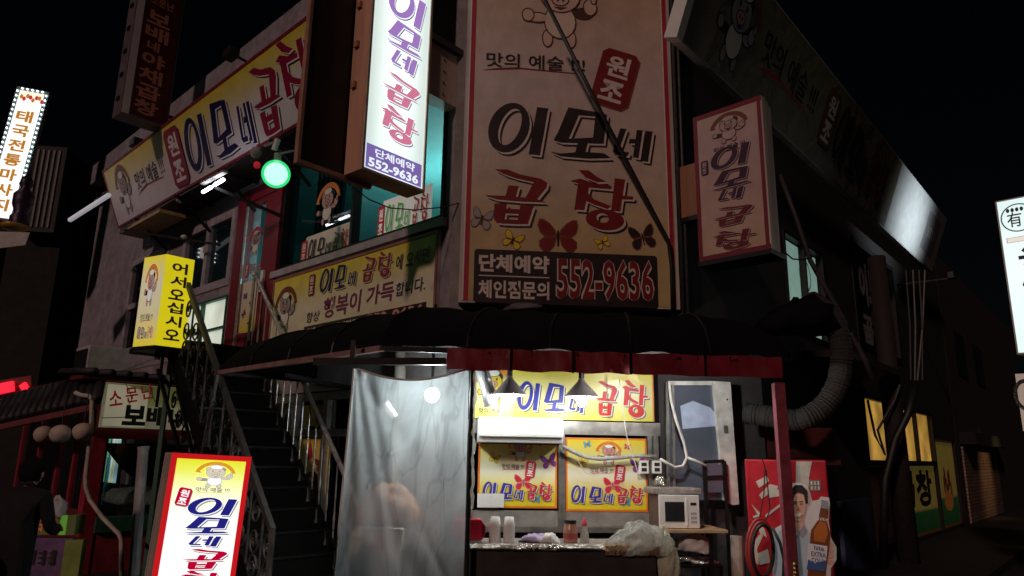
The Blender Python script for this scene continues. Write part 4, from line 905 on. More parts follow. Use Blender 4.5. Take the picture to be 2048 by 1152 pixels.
A0, B1 = S(356, 975); A1, B0 = S(378, 1012); g = MB(); stamp(g, S1, A0, B0, A1-A0, B1-B0, .004, rot=-10, rim='grey'); g.obj('stamp', PS, ss)
g = MB()
for ch, x0, y0, x1, y1, c in (('이', 376, 994, 470, 1031, 'navy'), ('모', 368, 1033, 458, 1067, 'navy'), ('네', 378, 1072, 440, 1093, 'navy'), ('곱', 366, 1098, 450, 1137, 'red'), ('창', 360, 1142, 440, 1182, 'red')):
    A0, B1 = S(x0, y0); A1, B0 = S(x1, y1); glyph3(g, S1, ch, A0, B0, A1-A0, B1-B0, .004, c, .007)
A0, B1 = S(345, 1200)
g.obj('shop_name', PS, ss)
for x in (.05, sw-.05):
    g = MB(); g.bar(S1.w(x, 0, -.1), S1.w(x, -.0, -.1)-Z*(S1.w(x, 0)[2]-.0), .03); g.obj('leg', M['iron'], ss)

# -- Thai massage sign far left
tp = W(34, 172, 13.0); Th = PL(W(0, 0, 13.0)*0+tp, (math.cos(math.radians(25)), math.sin(math.radians(25)), 0), Z*math.cos(.09)+np.array([1, 0, 0])*math.sin(.09))
tw = Th.q(98, 190)[0]; TH_ = 2.75; T1 = PL(Th.w(0, -TH_), Th.X, Th.Y)
tm = thing('massage_lightbox', 'brilliant white vertical box sign edged with tiny bulbs at the far left', 'sign', T1.w(tw/2, 0))
BG_th = gradient('massage_print', [(0, (1, .97, .95)), (.9, (1, .97, .9)), (1, (.95, .75, .6))], lit=1.1, grime=.02)
PTh = palette('massage', .9, BG_th, {'orange': (.62, .26, .03), 'red': (.7, .05, .06), 'dark': (.3, .05, .04)})
g = MB(); g.box(T1, 0, tw, 0, TH_, -.25, -.003); g.obj('casing', M['grey'], tm)
g = MB(); g.rect(T1, .07, .05, tw-.07, TH_-.07, .004, 0); g.obj('lit_face', PTh, tm)
g = MB(); g.rect(T1, .005, .005, tw-.005, TH_-.005, .0, 0); g.obj('bulb_border', mat('teal_grey_border', (.2, .32, .36), .5), tm)
g = MB(); vtxt(g, T1, '태국전통마사지', tw*.22, TH_-.45, tw*.50, 2.15, .007, PI['orange'], .035, .2); g.obj('lettering', PTh, tm)
g = MB()
for i in range(8): g.poly(T1, ell(.12+.05*i, TH_-.2-.04*math.sin(i*2), .03, .05, 8), .007, PI['red'] if i % 2 else PI['orange'])
g.obj('floral_print', PTh, tm)
bmat = emit('tiny_bulb', (1, 1, 1), 5); pts = [(.033, z) for z in np.arange(.05, TH_, .1)]+[(tw-.033, z) for z in np.arange(.05, TH_, .1)]+[(x, TH_-.033) for x in np.arange(.1, tw-.05, .085)]
base = None
for (x, z) in pts:
    pw = T1.w(x, z, .02)
    if base is None:
        g = MB(); g.ball(pw, .017, 6, 4); base = g.obj('tiny_bulb', bmat, tm); bp0 = pw
    else:
        c = base.copy(); COL.objects.link(c); c.location = tuple(pw-bp0)
om = thing('roof_ornament', 'dark carved finial on a golden bowl in front of the massage sign', 'ornament', W(38, 465, 11))
g = MB(); g.lathe(W(38, 450, 11), [(.14, 0), (.15, .12), (.1, .2), (.15, .35), (.15, .5), (.06, .62), (.1, .68), (.08, .78), (.02, .86), (0, .95)], 14); g.obj('finial', mat('dark_bronze', (.035, .02, .05), .4, .4, bump=.6), om, smooth=True)
g = MB(); g.lathe(W(28, 462, 11), [(.0, 0), (.16, .03), (.2, .09), (.19, .1)], 16); g.obj('bowl', mat('gold_bowl', (.5, .28, .05), .4, .3), om, smooth=True)
g = MB(); g.quad([W(-30, 500, 11.5), W(50, 490, 11.5), W(60, 465, 11.6), W(-30, 462, 11.6)]); g.obj('cloth', mat('pale_sheet', (.45, .45, .45), .7), om)

# -- red vertical sign of the neighbour
VP_ = PL(W(335, 258, 10.5), R.X); vw = -VP_.q(238, 240)[0]
V1 = PL(VP_.w(-vw, 0), R.X)
vs = thing('red_box_sign', 'unlit dark red vertical box sign high on the left wing', 'sign', V1.w(vw/2, 0))
PV = palette('red_box', 0, mat('dark_red_face', (.07, .006, .008), .5, dirt=.2), {'orange': (.50, .2, .14), 'grey': (.6, .56, .6)})
g = MB(); g.box(V1, 0, vw, 0, 3.4, -.3, -.003); g.obj('casing', mat('dull_casing', (.14, .12, .14), .5, dirt=.4), vs)
g = MB(); g.rect(V1, .13, .04, vw-.03, 3.4, .002, 0); g.obj('face', PV, vs)
g = MB(); g.rect(V1, .01, .02, .12, 3.4, .003, PI['grey'])
g.obj('pale_edge', PV, vs)
for i in range(8):
    g = MB(); g.box(V1, -.02, .0, .25+i*.4, .31+i*.4, -.2, -.1); g.obj('clip', M['iron'], vs)
g = MB(); vw2 = vw-.26
for i, (ch, wf, hf, x_s) in enumerate((('창', .8, .24, 0), ('곱', .8, .24, 0), ('채', .8, .24, 0), ('야', .8, .24, .05), ('네', .42, .17, .3), ('배', .8, .24, .05), ('보', .8, .24, .05))):
    z = .10+sum([.27, .27, .27, .27, .19, .27, .27][:i]); txt(g, V1, ch, .17+vw2*x_s*.5, z, vw2*wf, hf, .005, PI['orange'], .03)
txt(g, V1, '소문난', .2, 1.98, vw2*.8, .14, .005, PI['orange'], .02); 
g.obj('lettering', PV, vs)
g = MB(); g.bar(V1.w(vw*.5, .3, -.2), V1.w(vw+.6, .3, -.2), .05); g.obj('bracket', M['iron'], vs)

# -- white gutter tube at the far left
g = MB(); g.tube([W(140, 440, 12.2), W(218, 390, 11.2)], .04, 8); g.obj('gutter_tube', M['tubefaint'], label='pale lit tube slanting under the eave left of the band sign', cat='lamp')

# ================================================================== NEIGHBOUR BOOTH, lower left
BC = W(190, 850, 9.2); BC[2] = 0
BR_ = PL(BC, R.X); BL_ = PL(BC, L.X)
nb = thing('neighbour_stall', 'low dark red tiled roof stall with glazed walls left of the stairs', 'stall', BC)
NW = 2.2; ztop = BR_.q(300, 770)[1]+.01
g = MB(); g.box(BR_, 0, .16, 0, ztop, -.16, 0); g.obj('post', M['stallred'], nb); g = MB(); g.box(BR_, 1.9, 2.02, 0, ztop, -.12, -.01); g.obj('post', M['stallred'], nb)
g = MB(); z1 = BR_.q(300, 858)[1]; g.box(BR_, .16, 1.9, z1-.14, z1-.01, -.1, -.01); g.obj('lintel', M['stallred'], nb)
zc = BR_.q(250, 1062)[1]; g = MB(); g.box(BR_, .16, 1.9, 0, zc, -.1, -.01); g.obj('base_wall', mat('red_base', (.34, .035, .05), .6, dirt=.5), nb)
g = MB(); g.box(BR_, .16, 1.9, zc, zc+.18, -.16, .03); g.obj('green_counter', M['green'], nb)
g = MB(); g.box(BR_, .16, 1.9, zc+.19, z1-.15, -.06, -.05); g.obj('pane', M['glassC'], nb)
g = MB(); g.box(BR_, .16, 1.9, 0, ztop, -1.7, -1.6); g.obj('back_wall', M['darkwall'], nb)
rnd = random.Random(4)
for i in range(12):
    g = MB(); x = .25+i*.135; c = BR_.w(x, zc+.2+rnd.uniform(.35, .9), -.5-rnd.uniform(0, .8)); g.bar(c, c-Z*rnd.uniform(.3, .7), rnd.uniform(.03, .14), .01)
    g.obj('hanging_item', [mat('clutter%d' % i, (rnd.uniform(.05, .4), rnd.uniform(.05, .3), rnd.uniform(.08, .35)), .6)], nb)
t0 = BR_.w(.85, zc+.36, -.3)
heap('heaped_snacks', 'pale heap of covered food on the green counter of the stall', 'food', t0, .55, .2, .16, M['bag'], 8, amp=.12)
g = MB(); g.tube([BR_.w(.2, z1-.16, -.4), BR_.w(1.2, z1-.5, -.3)], .01, 5)
g.obj('wire', M['cablewhite'], nb)
# drooping dark net
def net(u, v): return BR_.w(.2+1.3*u, z1-.15-.5*v*math.sin(u*math.pi)-.04, -.15-.1*v)
g = MB(); g.grid(net, 14, 5); g.obj('dark_cloth', mat('net_cloth', (.05, .04, .045), .8), nb, smooth=True)
# stall sign, glowing faintly in place of light falling on it
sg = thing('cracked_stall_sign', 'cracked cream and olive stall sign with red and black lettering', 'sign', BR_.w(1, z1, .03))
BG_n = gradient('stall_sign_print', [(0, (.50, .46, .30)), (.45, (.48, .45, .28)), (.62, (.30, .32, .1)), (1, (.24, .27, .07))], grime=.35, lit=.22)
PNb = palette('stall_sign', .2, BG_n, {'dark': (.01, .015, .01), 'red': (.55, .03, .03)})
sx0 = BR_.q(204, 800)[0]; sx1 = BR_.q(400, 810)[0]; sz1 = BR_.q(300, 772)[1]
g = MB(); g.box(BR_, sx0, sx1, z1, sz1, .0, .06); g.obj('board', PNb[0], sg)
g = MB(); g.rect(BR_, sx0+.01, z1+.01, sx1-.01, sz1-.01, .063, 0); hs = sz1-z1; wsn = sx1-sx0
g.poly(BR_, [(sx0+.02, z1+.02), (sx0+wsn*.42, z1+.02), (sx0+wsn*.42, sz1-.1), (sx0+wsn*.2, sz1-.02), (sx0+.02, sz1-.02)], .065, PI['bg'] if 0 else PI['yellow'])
g.obj('print_sheet', PNb[:5]+[emit('aged_cream_glow', (.60, .54, .38), .30, base=(.5, .46, .3), var=.25)]+PNb[6:], sg)
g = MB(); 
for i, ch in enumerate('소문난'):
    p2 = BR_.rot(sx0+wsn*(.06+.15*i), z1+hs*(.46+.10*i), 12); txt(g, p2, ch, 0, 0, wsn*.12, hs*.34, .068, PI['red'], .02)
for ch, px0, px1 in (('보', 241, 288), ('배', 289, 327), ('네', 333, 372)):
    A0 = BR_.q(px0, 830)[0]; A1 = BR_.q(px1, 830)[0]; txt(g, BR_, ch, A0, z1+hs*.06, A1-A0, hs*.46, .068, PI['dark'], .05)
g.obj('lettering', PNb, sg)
g = MB()
for pts_ in ([(.18, 1), (.24, .8), (.26, .62), (.22, .45), (.24, .25)], [(0, .2), (.12, .22), (.4, .28)], [(.44, .98), (.46, .75), (.52, .55)], [(.75, .5), (.745, .3), (.74, 0)]):
    g.tube([BR_.w(sx0+x*wsn, z1+y*hs, .066) for x, y in pts_], .005, 4)
g.obj('crack', M['rubber'], sg)
# tiled roof of the stall
rf = MB(); eL = 1.1
def rp_(a, o): return ztop+.12+.55*max(0, min(1, -o/1.6))
rf.box(BR_, -.25, 2.1, ztop+.0, ztop+.05, -.35, .10); rf.obj('fascia', M['redwood'], nb)
tb = None
for i in range(11):
    a = -.15+i*.205
    p0_, p1_ = BR_.w(a, ztop+.09, .16), BR_.w(a, ztop+.15, -1.0)
    if tb is None:
        g = MB(); g.tube([p0_, p1_], .05, 10); tb = g.obj('roof_tile_row', M['tile'], nb, smooth=True); tb0 = p0_
    else:
        c = tb.copy(); COL.objects.link(c); c.location = tuple(p0_-tb0)
g = MB(); g.quad([BR_.w(-.3, ztop+.06, .16), BR_.w(2.1, ztop+.06, .16), BR_.w(2.1, ztop+.12, -1.0), BR_.w(-.3, ztop+.12, -1.0)]); g.obj('roof_deck', M['tile'], nb)
# street front of the stall, going left
g = MB(); e0 = W(192, 805, 8.6); e1 = W(-60, 860, 9.6)
dl = (e1-e0); upb = np.array([-.45, .85, .38])
g.quad([e0, e1, e1+upb, e0+upb]); g.obj('front_roof_deck', M['tile'], nb)
tb = None
for i in range(18):
    p0_ = e0+dl*i/17.
    if tb is None:
        g = MB(); g.tube([p0_+Z*.03, p0_+Z*.03+upb], .06, 8); tb = g.obj('roof_tile_row', M['tile'], nb, smooth=True); tb0 = p0_
    else:
        c = tb.copy(); COL.objects.link(c); c.location = tuple(p0_-tb0)
g = MB(); g.bar(e0-Z*.05, e1-Z*.05, .05, .07); g.obj('eave_board', mat('eave_red', (.2, .05, .06), .6, dirt=.5), nb)
zf = 2.25
g = MB(); g.box(BL_, -3.6, -.17, 0, .85, -.1, -.01); g.obj('front_wall', M['redwood'], nb); g = MB(); g.box(BL_, -3.6, -.17, zf-.1, zf+.3, -.1, -.01); g.obj('front_wall', mat('front_dark_red', (.10, .015, .02), .7, dirt=.4), nb)
for x in (-3.55, -2.5, -1.5, -.8):
    g = MB(); g.box(BL_, x, x+.07, .85, zf-.1, -.08, -.02); g.obj('mullion', M['stallred'], nb)
g = MB(); g.box(BL_, -3.6, -.17, .86, zf-.11, -.05, -.045); g.obj('front_pane', M['glassC'], nb)
for i, (x, c, s_, w_) in enumerate(((-1.12, (.7, .9, .95), .9, .05), (-1.02, (.95, .9, .5), .7, .06), (-.92, (.6, .85, .95), .7, .05), (-1.3, (.3, .9, .5), .4, .02), (-2.1, (.5, .4, .6), .12, .15), (-.5, (.4, .3, .3), .05, .1))):
    g = MB(); g.box(BL_, x-w_, x+w_, 1.15, 1.75, -.62, -.6); g.obj('glow_strip', emit('stall_glow%d' % i, c, s_*.6, var=.6), nb, label='lit strip seen through the stall window')
for i in range(8):
    g = MB(); x = -1.6+i*.13; g.bar(BL_.w(x, .86, -.3), BL_.w(x, 2.1, -.3), .018); g.obj('bar', M['iron'], nb)
glb = None
for i, (x, y, D, lab) in enumerate(((88, 869, 9.0, 'pale unlit paper globe, leftmost of the three under the stall eave'), (121, 868, 8.4, 'pale unlit paper globe, largest and middle of the three under the stall eave'), (166, 864, 8.5, 'pale unlit paper globe beside the white drain pipe'))):
    c0 = W(x, y, D)
    if glb is None:
        glb = thing('paper_globe', lab, 'lantern', c0, 'paper globes under the stall eave'); g = MB(); g.lathe(c0, [(max(.0, .112*math.sin(math.pi*t/36)*(1+(.035 if t % 3 == 1 else 0))), -.104*math.cos(math.pi*t/36)) for t in range(37)], 24); g.obj('shade', M['globe'], glb, smooth=True)
        g = MB(); g.tube([c0+Z*.11, c0+Z*.45], .006, 5); g.obj('cord', M['rubber'], glb)
    else: dup(glb, c0-world_loc(glb), lab)
# white drain pipe at stall corner
pp = [W(x, y, D) for x, y, D in ((150, 785, 8.6), (160, 790, 8.6), (178, 792, 8.6), (184, 800, 8.6), (183, 850, 8.6), (172, 950, 8.6), (172, 975, 8.6), (180, 1000, 8.6), (205, 1035, 8.5), (238, 1068, 8.4), (243, 1080, 8.4), (243, 1180, 8.4))]
g = MB(); g.tube(pp, .026, 8); g.obj('white_drain_pipe', M['pvc'], label='bent cream drain pipe running down the red stall corner post', cat='pipe', smooth=True)
g = MB(); g.tube([W(287, 895, 7.4), W(264, 1200, 7.2)], .05, 10); g.tube([W(287, 893, 7.4), W(287, 899, 7.4)], .056, 10)
g.obj('grey_pole', mat('grey_pole_paint', (.34, .34, .34), .6, dirt=.4), label='plain grey pole standing before the stall window left of the lit box sign', cat='pole')
# goods and posters at the stall front
bxs = thing('stall_display_box', 'green and orange lettered box standing at the stall front beside the person', 'display box', W(100, 1152, 7.4))
P7 = PL(W(150, 1150, 7.4), (math.cos(.1), math.sin(.1), 0)); PD = palette('display', 0, None, {'orange': (.7, .12, .05), 'greenp': (.25, .6, .08)}); P8 = palette('display_lit', .35, None, {'orange': (.8, .15, .04), 'greenp': (.18, .5, .05)})
A0, B1 = P7.q(62, 1030); A1, B0 = P7.q(148, 1070)
g = MB(); g.box(P7, A0, A1, B0, B1, -.2, 0); g.obj('carton', mat('green_carton', (.16, .22, .06), .6), bxs)
g = MB(); g.rect(P7, A0+.28, B0, A1-.08, B1, .003, PI['greenp']); marks(g, P7, A0+.02, B0+.03, .24, .13, .005, PI['orange'], 4, 3); g.obj('lettering', P8, bxs)
g = MB(); A2, B2 = P7.q(52, 1076); A3, B3 = P7.q(128, 1200); g.box(P7, A2, A3, B3, B2, -.1, -.01); g.obj('purple_panel', M['purple'], bxs)
g = MB(); marks(g, P7, A2+.04, B2-.25, .28, .14, .0, PI['dark'], 3, 5); marks(g, P7, A2+.08, B2-.5, .2, .14, .0, PI['dark'], 2, 8); g.obj('panel_lettering', PD, bxs)
A2, B2 = P7.q(130, 1080); A3, B3 = P7.q(148, 1200); g = MB(); g.box(P7, A2, A3, B3, B2, -.1, -.008); g.obj('yellow_green_strip', mat('lime_strip', (.24, .3, .06), .6), bxs)
heap('white_bag', 'small white carrier bag on the green display box', 'bag', W(113, 1024, 7.4), .09, .07, .13, mat('white_bag', (.55, .48, .46), .6), 6)
# red neon sign far left
rn = thing('red_neon_sign', 'small glowing red neon sign above the stall roof at the left edge', 'neon sign', W(28, 795, 12))
for i, (x0, x1) in enumerate(((-10, 27), (45, 56))):
    g = MB(); g.bar(W(x0, 780, 12), W(x1, 772, 12), .06, .17); g.obj('letter_block', M['redneon'], rn)
g = MB(); g.bar(W(-10, 782, 12.1), W(64, 770, 12.1), .04, .32); g.obj('backing', mat('neon_backing', (.2, .01, .02), .6), rn)
# outdoor unit on the stall roof
cu_o = W(171, 748, 9.9)
CU = PL(cu_o, R.X); cu_w = CU.q(258, 740)[0]; cu_h = CU.q(171, 688)[1]
cu = thing('air_conditioner_unit', 'grey outdoor air conditioner box sitting above the stall roof', 'air conditioner', CU.w(.4, 0, -.2))
CUL = PL(cu_o, L.X)
cl = -CUL.q(146, 740)[0]; q = [cu_o, CU.w(cu_w, 0), CU.w(cu_w, 0)-L.X*cl, cu_o-L.X*cl]
g = MB(); g.add([*q, *[x+Z*cu_h for x in q]], [(3, 2, 1, 0), (4, 5, 6, 7)]+[(i, (i+1) % 4, 4+(i+1) % 4, 4+i) for i in range(4)]); g.obj('casing', mat('unit_grey', (.5, .49, .52), .5, dirt=.3), cu, bevel=.015)
g = MB(); g.box(CUL, -cl+.04, -.04, .05, cu_h-.05, .002, .012); g.obj('grille', M['blackmetal'], cu)
g = MB(); g.bar(CU.w(.3, 0, .05), CU.w(1.0, .38, .1), .025); g.obj('brace', M['grey'], cu)
# far-left dark blocks
fb = thing('far_left_building', 'dark unlit building rising behind the massage sign', 'building', W(120, 900, 16))
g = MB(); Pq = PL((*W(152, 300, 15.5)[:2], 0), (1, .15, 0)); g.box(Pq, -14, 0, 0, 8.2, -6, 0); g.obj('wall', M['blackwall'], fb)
g = MB(); g.box(Pq, -.75, -.0, 6.2, 8.2, .01, .4); g.obj('louver_box', M['darkwall'], fb)
for i in range(6):
    g = MB(); g.box(Pq, -.7+i*.11, -.66+i*.11, 6.3, 8.1, .41, .43); g.obj('louver_slat', M['greyiron'], fb)
for z in (3.2, 5.0):
    for i in range(4):
        g = MB(); x = -1.1-i*1.5; g.box(Pq, x-.9, x, z, z+1.1, .004, .03); g.obj('window', M['glassD'], fb)
# ---- person at the left edge, seen from behind
def person():
    base = W(38, 1000, 6.2); base[2] = .0; h = 1.50
    me = bpy.data.meshes.new('person'); x, y = 0, 0
    J = [(0, 0, .80), (0, .0, 1.0), (0, .03, 1.20), (0, .07, 1.275), (0, .10, 1.33), (0, .12, 1.42),
         (-.10, 0, .76), (-.11, .03, .44), (-.11, 0, .08), (-.11, .14, .04), (.10, 0, .76), (.11, .0, .44), (.12, -.02, .08), (.12, .12, .04),
         (-.19, .03, 1.20), (-.25, .05, .97), (-.20, .24, .88), (-.17, .34, .90), (.19, .03, 1.20), (.25, .06, .97), (.18, .26, .92), (.15, .36, .94)]
    E_ = [(0, 1), (1, 2), (2, 3), (3, 4), (4, 5), (0, 6), (6, 7), (7, 8), (8, 9), (0, 10), (10, 11), (11, 12), (12, 13), (2, 14), (14, 15), (15, 16), (16, 17), (2, 18), (18, 19), (19, 20), (20, 21)]
    Rr = [.17, .16, .17, .075, .06, .05, .11, .075, .05, .045, .11, .075, .05, .045, .085, .06, .05, .035, .085, .06, .05, .035]
    me.from_pydata(J, E_, []); me.materials.append(M['coat'])
    o = bpy.data.objects.new('person', me); COL.objects.link(o); o.location = tuple(base)
    s = o.modifiers.new('Skin', 'SKIN'); 
    for v, r_ in zip(me.skin_vertices[0].data, Rr): v.radius = (r_, r_*.8)
    me.skin_vertices[0].data[0].use_root = True
    ss_ = o.modifiers.new('sub', 'SUBSURF'); ss_.levels = 2; ss_.render_levels = 2
    o['_w'] = [float(c) for c in base]
    tag(o, 'person in a dark coat seen from behind at the stall on the left edge', 'person')
    g = MB(); b = np.array(base); g.ball(b+np.array([0, .12, 1.395]), .088, 20, 14, sc=(.9, 1.05, 1.25)); g.tube([b+np.array([0, .09, 1.27]), b+np.array([0, .11, 1.36])], .056, 12)
    for sx_ in (-1, 1): g.ball(b+np.array([.083*sx_, .12, 1.385]), .022, 8, 6, sc=(.5, 1, 1.4))
    g.ball(b+np.array([0, .215, 1.375]), .02, 8, 6)
    g.obj('head', M['skin'], o, smooth=True)
    g = MB(); rnd = random.Random(2); V0 = len(g.v); g.ball(b+np.array([0, .105, 1.415]), .100, 24, 16, sc=(.95, 1.0, 1.12))
    for i, v in enumerate(g.v):
        vv = np.array(v); g.v[i] = tuple(vv+(vv-b-np.array([0, .105, 1.415]))*rnd.uniform(-.06, .08))
    g.obj('hair', M['hair'], o, smooth=True)
    for sx_, tx in ((-1, -.17), (1, .15)):
        for k in range(5):
            g = MB(); s0 = b+np.array([tx+(.012*k-.024 if k < 4 else -.03*sx_), .36, .91+(.03 if sx_ > 0 else 0)]); ln = [.05, .06, .057, .045, .04][k]
            g.tube([s0, s0+np.array([0, ln*.6, -.01]), s0+np.array([0, ln*.9, -.04])], [.009, .008, .006], 6); g.obj('finger', M['skin'], o, smooth=True)
person()

# ================================================================== FRONT WINDOW, STALL
hs_ = thing('window_header_sign', 'yellow sign with blue and red brush lettering over the serving window', 'sign', F.w(0, 1.93, .05))
BG_w = gradient('header_print', [(0, (.78, .72, .10)), (.5, (.80, .78, .42)), (1, (.78, .70, .06))], grime=.08, rough=.3)
PW = palette('header', 0, BG_w, {'navy': (.025, .03, .30), 'red': (.62, .015, .02), 'white': (.8, .8, .74), 'dark': (.06, .05, .05)})
a0, b0 = F.q(945, 836, .06); a1 = F.q(1309, 842, .06)[0]; b1 = 2.42
g = MB(); g.box(F, a0, a1, b0, b1, .01, .058); g.obj('board', M['signside'], hs_)
g = MB(); g.rect(F, a0+.0, b0, a1-.015, b1, .061, 0); g.obj('print_sheet', PW, hs_)
g = MB(); g.rect(F, a1-.015, b0, a1, b1, .061, PI['orange']); g.obj('orange_edge', PW, hs_)
def FP_(px, py, o=.065): return F.q(px, py, o)
g = MB()
for ch, x0, y0, x1, y1, c in (('이', 1034, 762, 1080, 822, 'navy'), ('모', 1085, 765, 1131, 824, 'navy'), ('네', 1138, 788, 1170, 827, 'navy'), ('곱', 1190, 762, 1235, 832, 'red'), ('창', 1243, 760, 1297, 836, 'red')):
    A0, B1 = FP_(x0, y0); A1, B0 = FP_(x1, y1); glyph3(g, F, ch, A0, B0, A1-A0, B1-B0, .064, c, .012)
g.obj('shop_name', PW, hs_)
g = MB(); A0, B0 = FP_(948, 828); chef(g, F, A0, B0+.06, .36, .42, .064, arc='orange', body='yellow', line='dark'); A1, B1 = FP_(958, 818); slogan(g, F, A1, B0, .26, .06, .064, line=None); g.obj('piglet_drawing', PW, hs_)

fw = thing('serving_window', 'aluminium sliding serving window with two yellow posters behind the counter', 'window', F.w(0, .9, 0))
g = MB(); z_s = F.q(1100, 1052, .02)[1]; zh0 = F.q(1200, 870, .02)[1]; zh1 = b0-.01
g.box(F, -.90, .95, zh0, zh1, -.05, .03); g.obj('header_rail', M['alu'], fw)
xm0, xm1 = F.q(1116, 950)[0], F.q(1129, 950)[0]; xr = F.q(1294, 950)[0]; xl = F.q(948, 950)[0]
for i, (x0, x1) in enumerate(((xl-.06, xl-.01), (xm0, xm1), (xr+.005, xr+.05), (xr+.06, xr+.11))):
    g = MB(); g.box(F, x0, x1, z_s, zh0-.002, -.04, .035); g.box(F, x0+.015, x0+.025, z_s, zh0-.002, .035, .043); g.obj('stile', M['alu'], fw)
g = MB(); zp1 = F.q(1120, 1022, .02)[1]; g.box(F, xl-.01, xm0-.002, z_s, zp1, -.03, .02); g.box(F, xm1+.002, xr+.003, z_s, zp1, -.03, .02); g.obj('lower_panel', mat('brushed_panel', (.42, .40, .36), .4, .5, dirt=.2), fw)
g = MB(); g.box(F, xl-.06, xr+.11, z_s-.05, z_s-.002, -.05, .10); g.obj('sill', M['alu'], fw)
g = MB(); g.box(F, xl-.01, xm0-.002, zp1+.002, zh0-.002, -.03, -.02); g.box(F, xm1+.002, xr+.003, zp1+.002, zh0-.002, -.03, -.02); g.obj('pane', M['glassC'], fw)
BG_p = gradient('poster_print', [(0, (.80, .62, .02)), (.25, (.80, .66, .10)), (.5, (.80, .78, .62)), (.75, (.80, .72, .25)), (1, (.80, .62, .02))], grime=.04, rough=.3)
PP_ = palette('poster', 0, BG_p, {'navy': (.04, .03, .32), 'red': (.62, .02, .05), 'orange': (.78, .2, .02), 'white': (.8, .8, .76), 'pink': (.72, .3, .28), 'dark': (.12, .08, .08)})
def poster(x0, x1, z0, z1, chef_y, label, cover):
    t = thing('window_poster', label, 'poster', F.w((x0+x1)/2, z0, .02), 'yellow posters in the serving window'); w_, h_ = x1-x0, z1-z0; o = .026
    g = MB(); g.box(F, x0, x1, z0, z1, .021, .025, PI['orange']); g.rect(F, x0+.018, z0+.018, x1-.018, z1-.018, o, 0); g.obj('print_sheet', PP_, t)
    g = MB(); chef(g, F, x0+w_*.36, z0+h_*.62, w_*.34, h_*.34, o+.002, arc='orange', body='pink'); g.obj('piglet_drawing', PP_, t)
    g = MB(); slogan(g, F, x0+w_*.30, z0+h_*.5, w_*.28, h_*.09, o+.002); g.obj('slogan', PP_, t)
    for (u, v, s_, c, r_) in ((.14, .60, .13, 'yellow', -20), (.80, .54, .19, 'purple', 15), (.22, .86, .09, 'blue', 10), (.72, .84, .08, 'red', -10), (.46, .24, .22, 'red', 5), (.68, .07, .11, 'blue', 0)):
        g = MB(); butterfly(g, F, x0+w_*u, z0+h_*v, w_*s_, w_*s_*.9, o+.0015, c, r_, rim='brown' if c != 'red' else 'pink'); g.obj('butterfly_print', PP_, t)
    g = MB(); stamp(g, F, x0+w_*.60, z0+h_*.41, w_*.12, h_*.22, o+.003, rot=-8); g.obj('stamp', PP_, t)
    g = MB(); logo_h(g, F, x0+w_*.06, z0+h_*.11, w_*.88, h_*.24, o+.006, d=.009); g.obj('shop_name', PP_, t)
    if cover:
        g = MB(); g.box(F, x0, x0+w_*.17, z0+.005, z0+h_*.19, .042, .044); g.box(F, x0+w_*.172, x0+w_*.33, z0+.005, z0+h_*.19, .042, .044); g.obj('taped_paper', mat('paper', (.75, .74, .70), .7, var=.05), t)
x0 = F.q(957, 900, .02)[0]; x1 = F.q(1114, 900, .02)[0]; z0 = F.q(1030, 1016, .02)[1]; z1 = F.q(1030, 868, .02)[1]
poster(x0, x1, z0, z1, 0, 'yellow butterfly poster under the wall air conditioner, its corner covered by white paper', True)
x0 = F.q(1131, 900, .02)[0]; x1 = F.q(1293, 900, .02)[0]; z0 = F.q(1210, 1023, .02)[1]; z1 = F.q(1210, 876, .02)[1]
poster(x0, x1, z0, z1, 0, 'fully visible yellow butterfly poster crossed by the grey hose beside the sockets', False)
# wall air conditioner
ac = thing('wall_air_conditioner', 'white wall air conditioner mounted above the left poster', 'air conditioner', F.w(-.35, 1.78, .1))
x0, z1 = F.q(957, 832, .3); x1, z0 = F.q(1127, 889, .3)
g = MB(); n_ = 10; pr_ = [(.06, z1), (.24, z1), (.30, z1-.03), (.31, z0+.09), (.27, z0+.01), (.2, z0), (.06, z0)]
V = [F.w(x, z, o) for x in (x0, x1) for o, z in pr_]; m_ = len(pr_)
g.add(V, [tuple(range(m_))[::-1], tuple(range(m_, 2*m_))]+[(i, (i+1) % m_, m_+(i+1) % m_, m_+i) for i in range(m_)]); g.obj('body', M['whiteplastic'], ac, bevel=.008)
g = MB(); g.box(F, x0+.01, x1-.01, z0+.062, z0+.067, .30, .314); g.obj('louver_gap', M['grey'], ac)
g = MB(); g.box(F, x0+.03, x1-.03, z0-.004, z0+.004, .16, .24); g.obj('outlet_slot', M['blackmetal'], ac)
# exhaust duct
dt = thing('exhaust_duct', 'shiny bent exhaust duct in front of the left end of the header sign', 'duct', world(F, 985, 810, .5))
p_ = [world(F, x, y, .45) for x, y in ((962, 735), (970, 760), (977, 785), (982, 812))]
g = MB(); g.tube(p_, .062, 16); g.obj('pipe', M['duct'], dt, smooth=True)
for i in (1, 2):
    g = MB(); g.tube([p_[i]-Z*.01, p_[i]+Z*.01], .068, 16); g.obj('seam', M['duct'], dt)
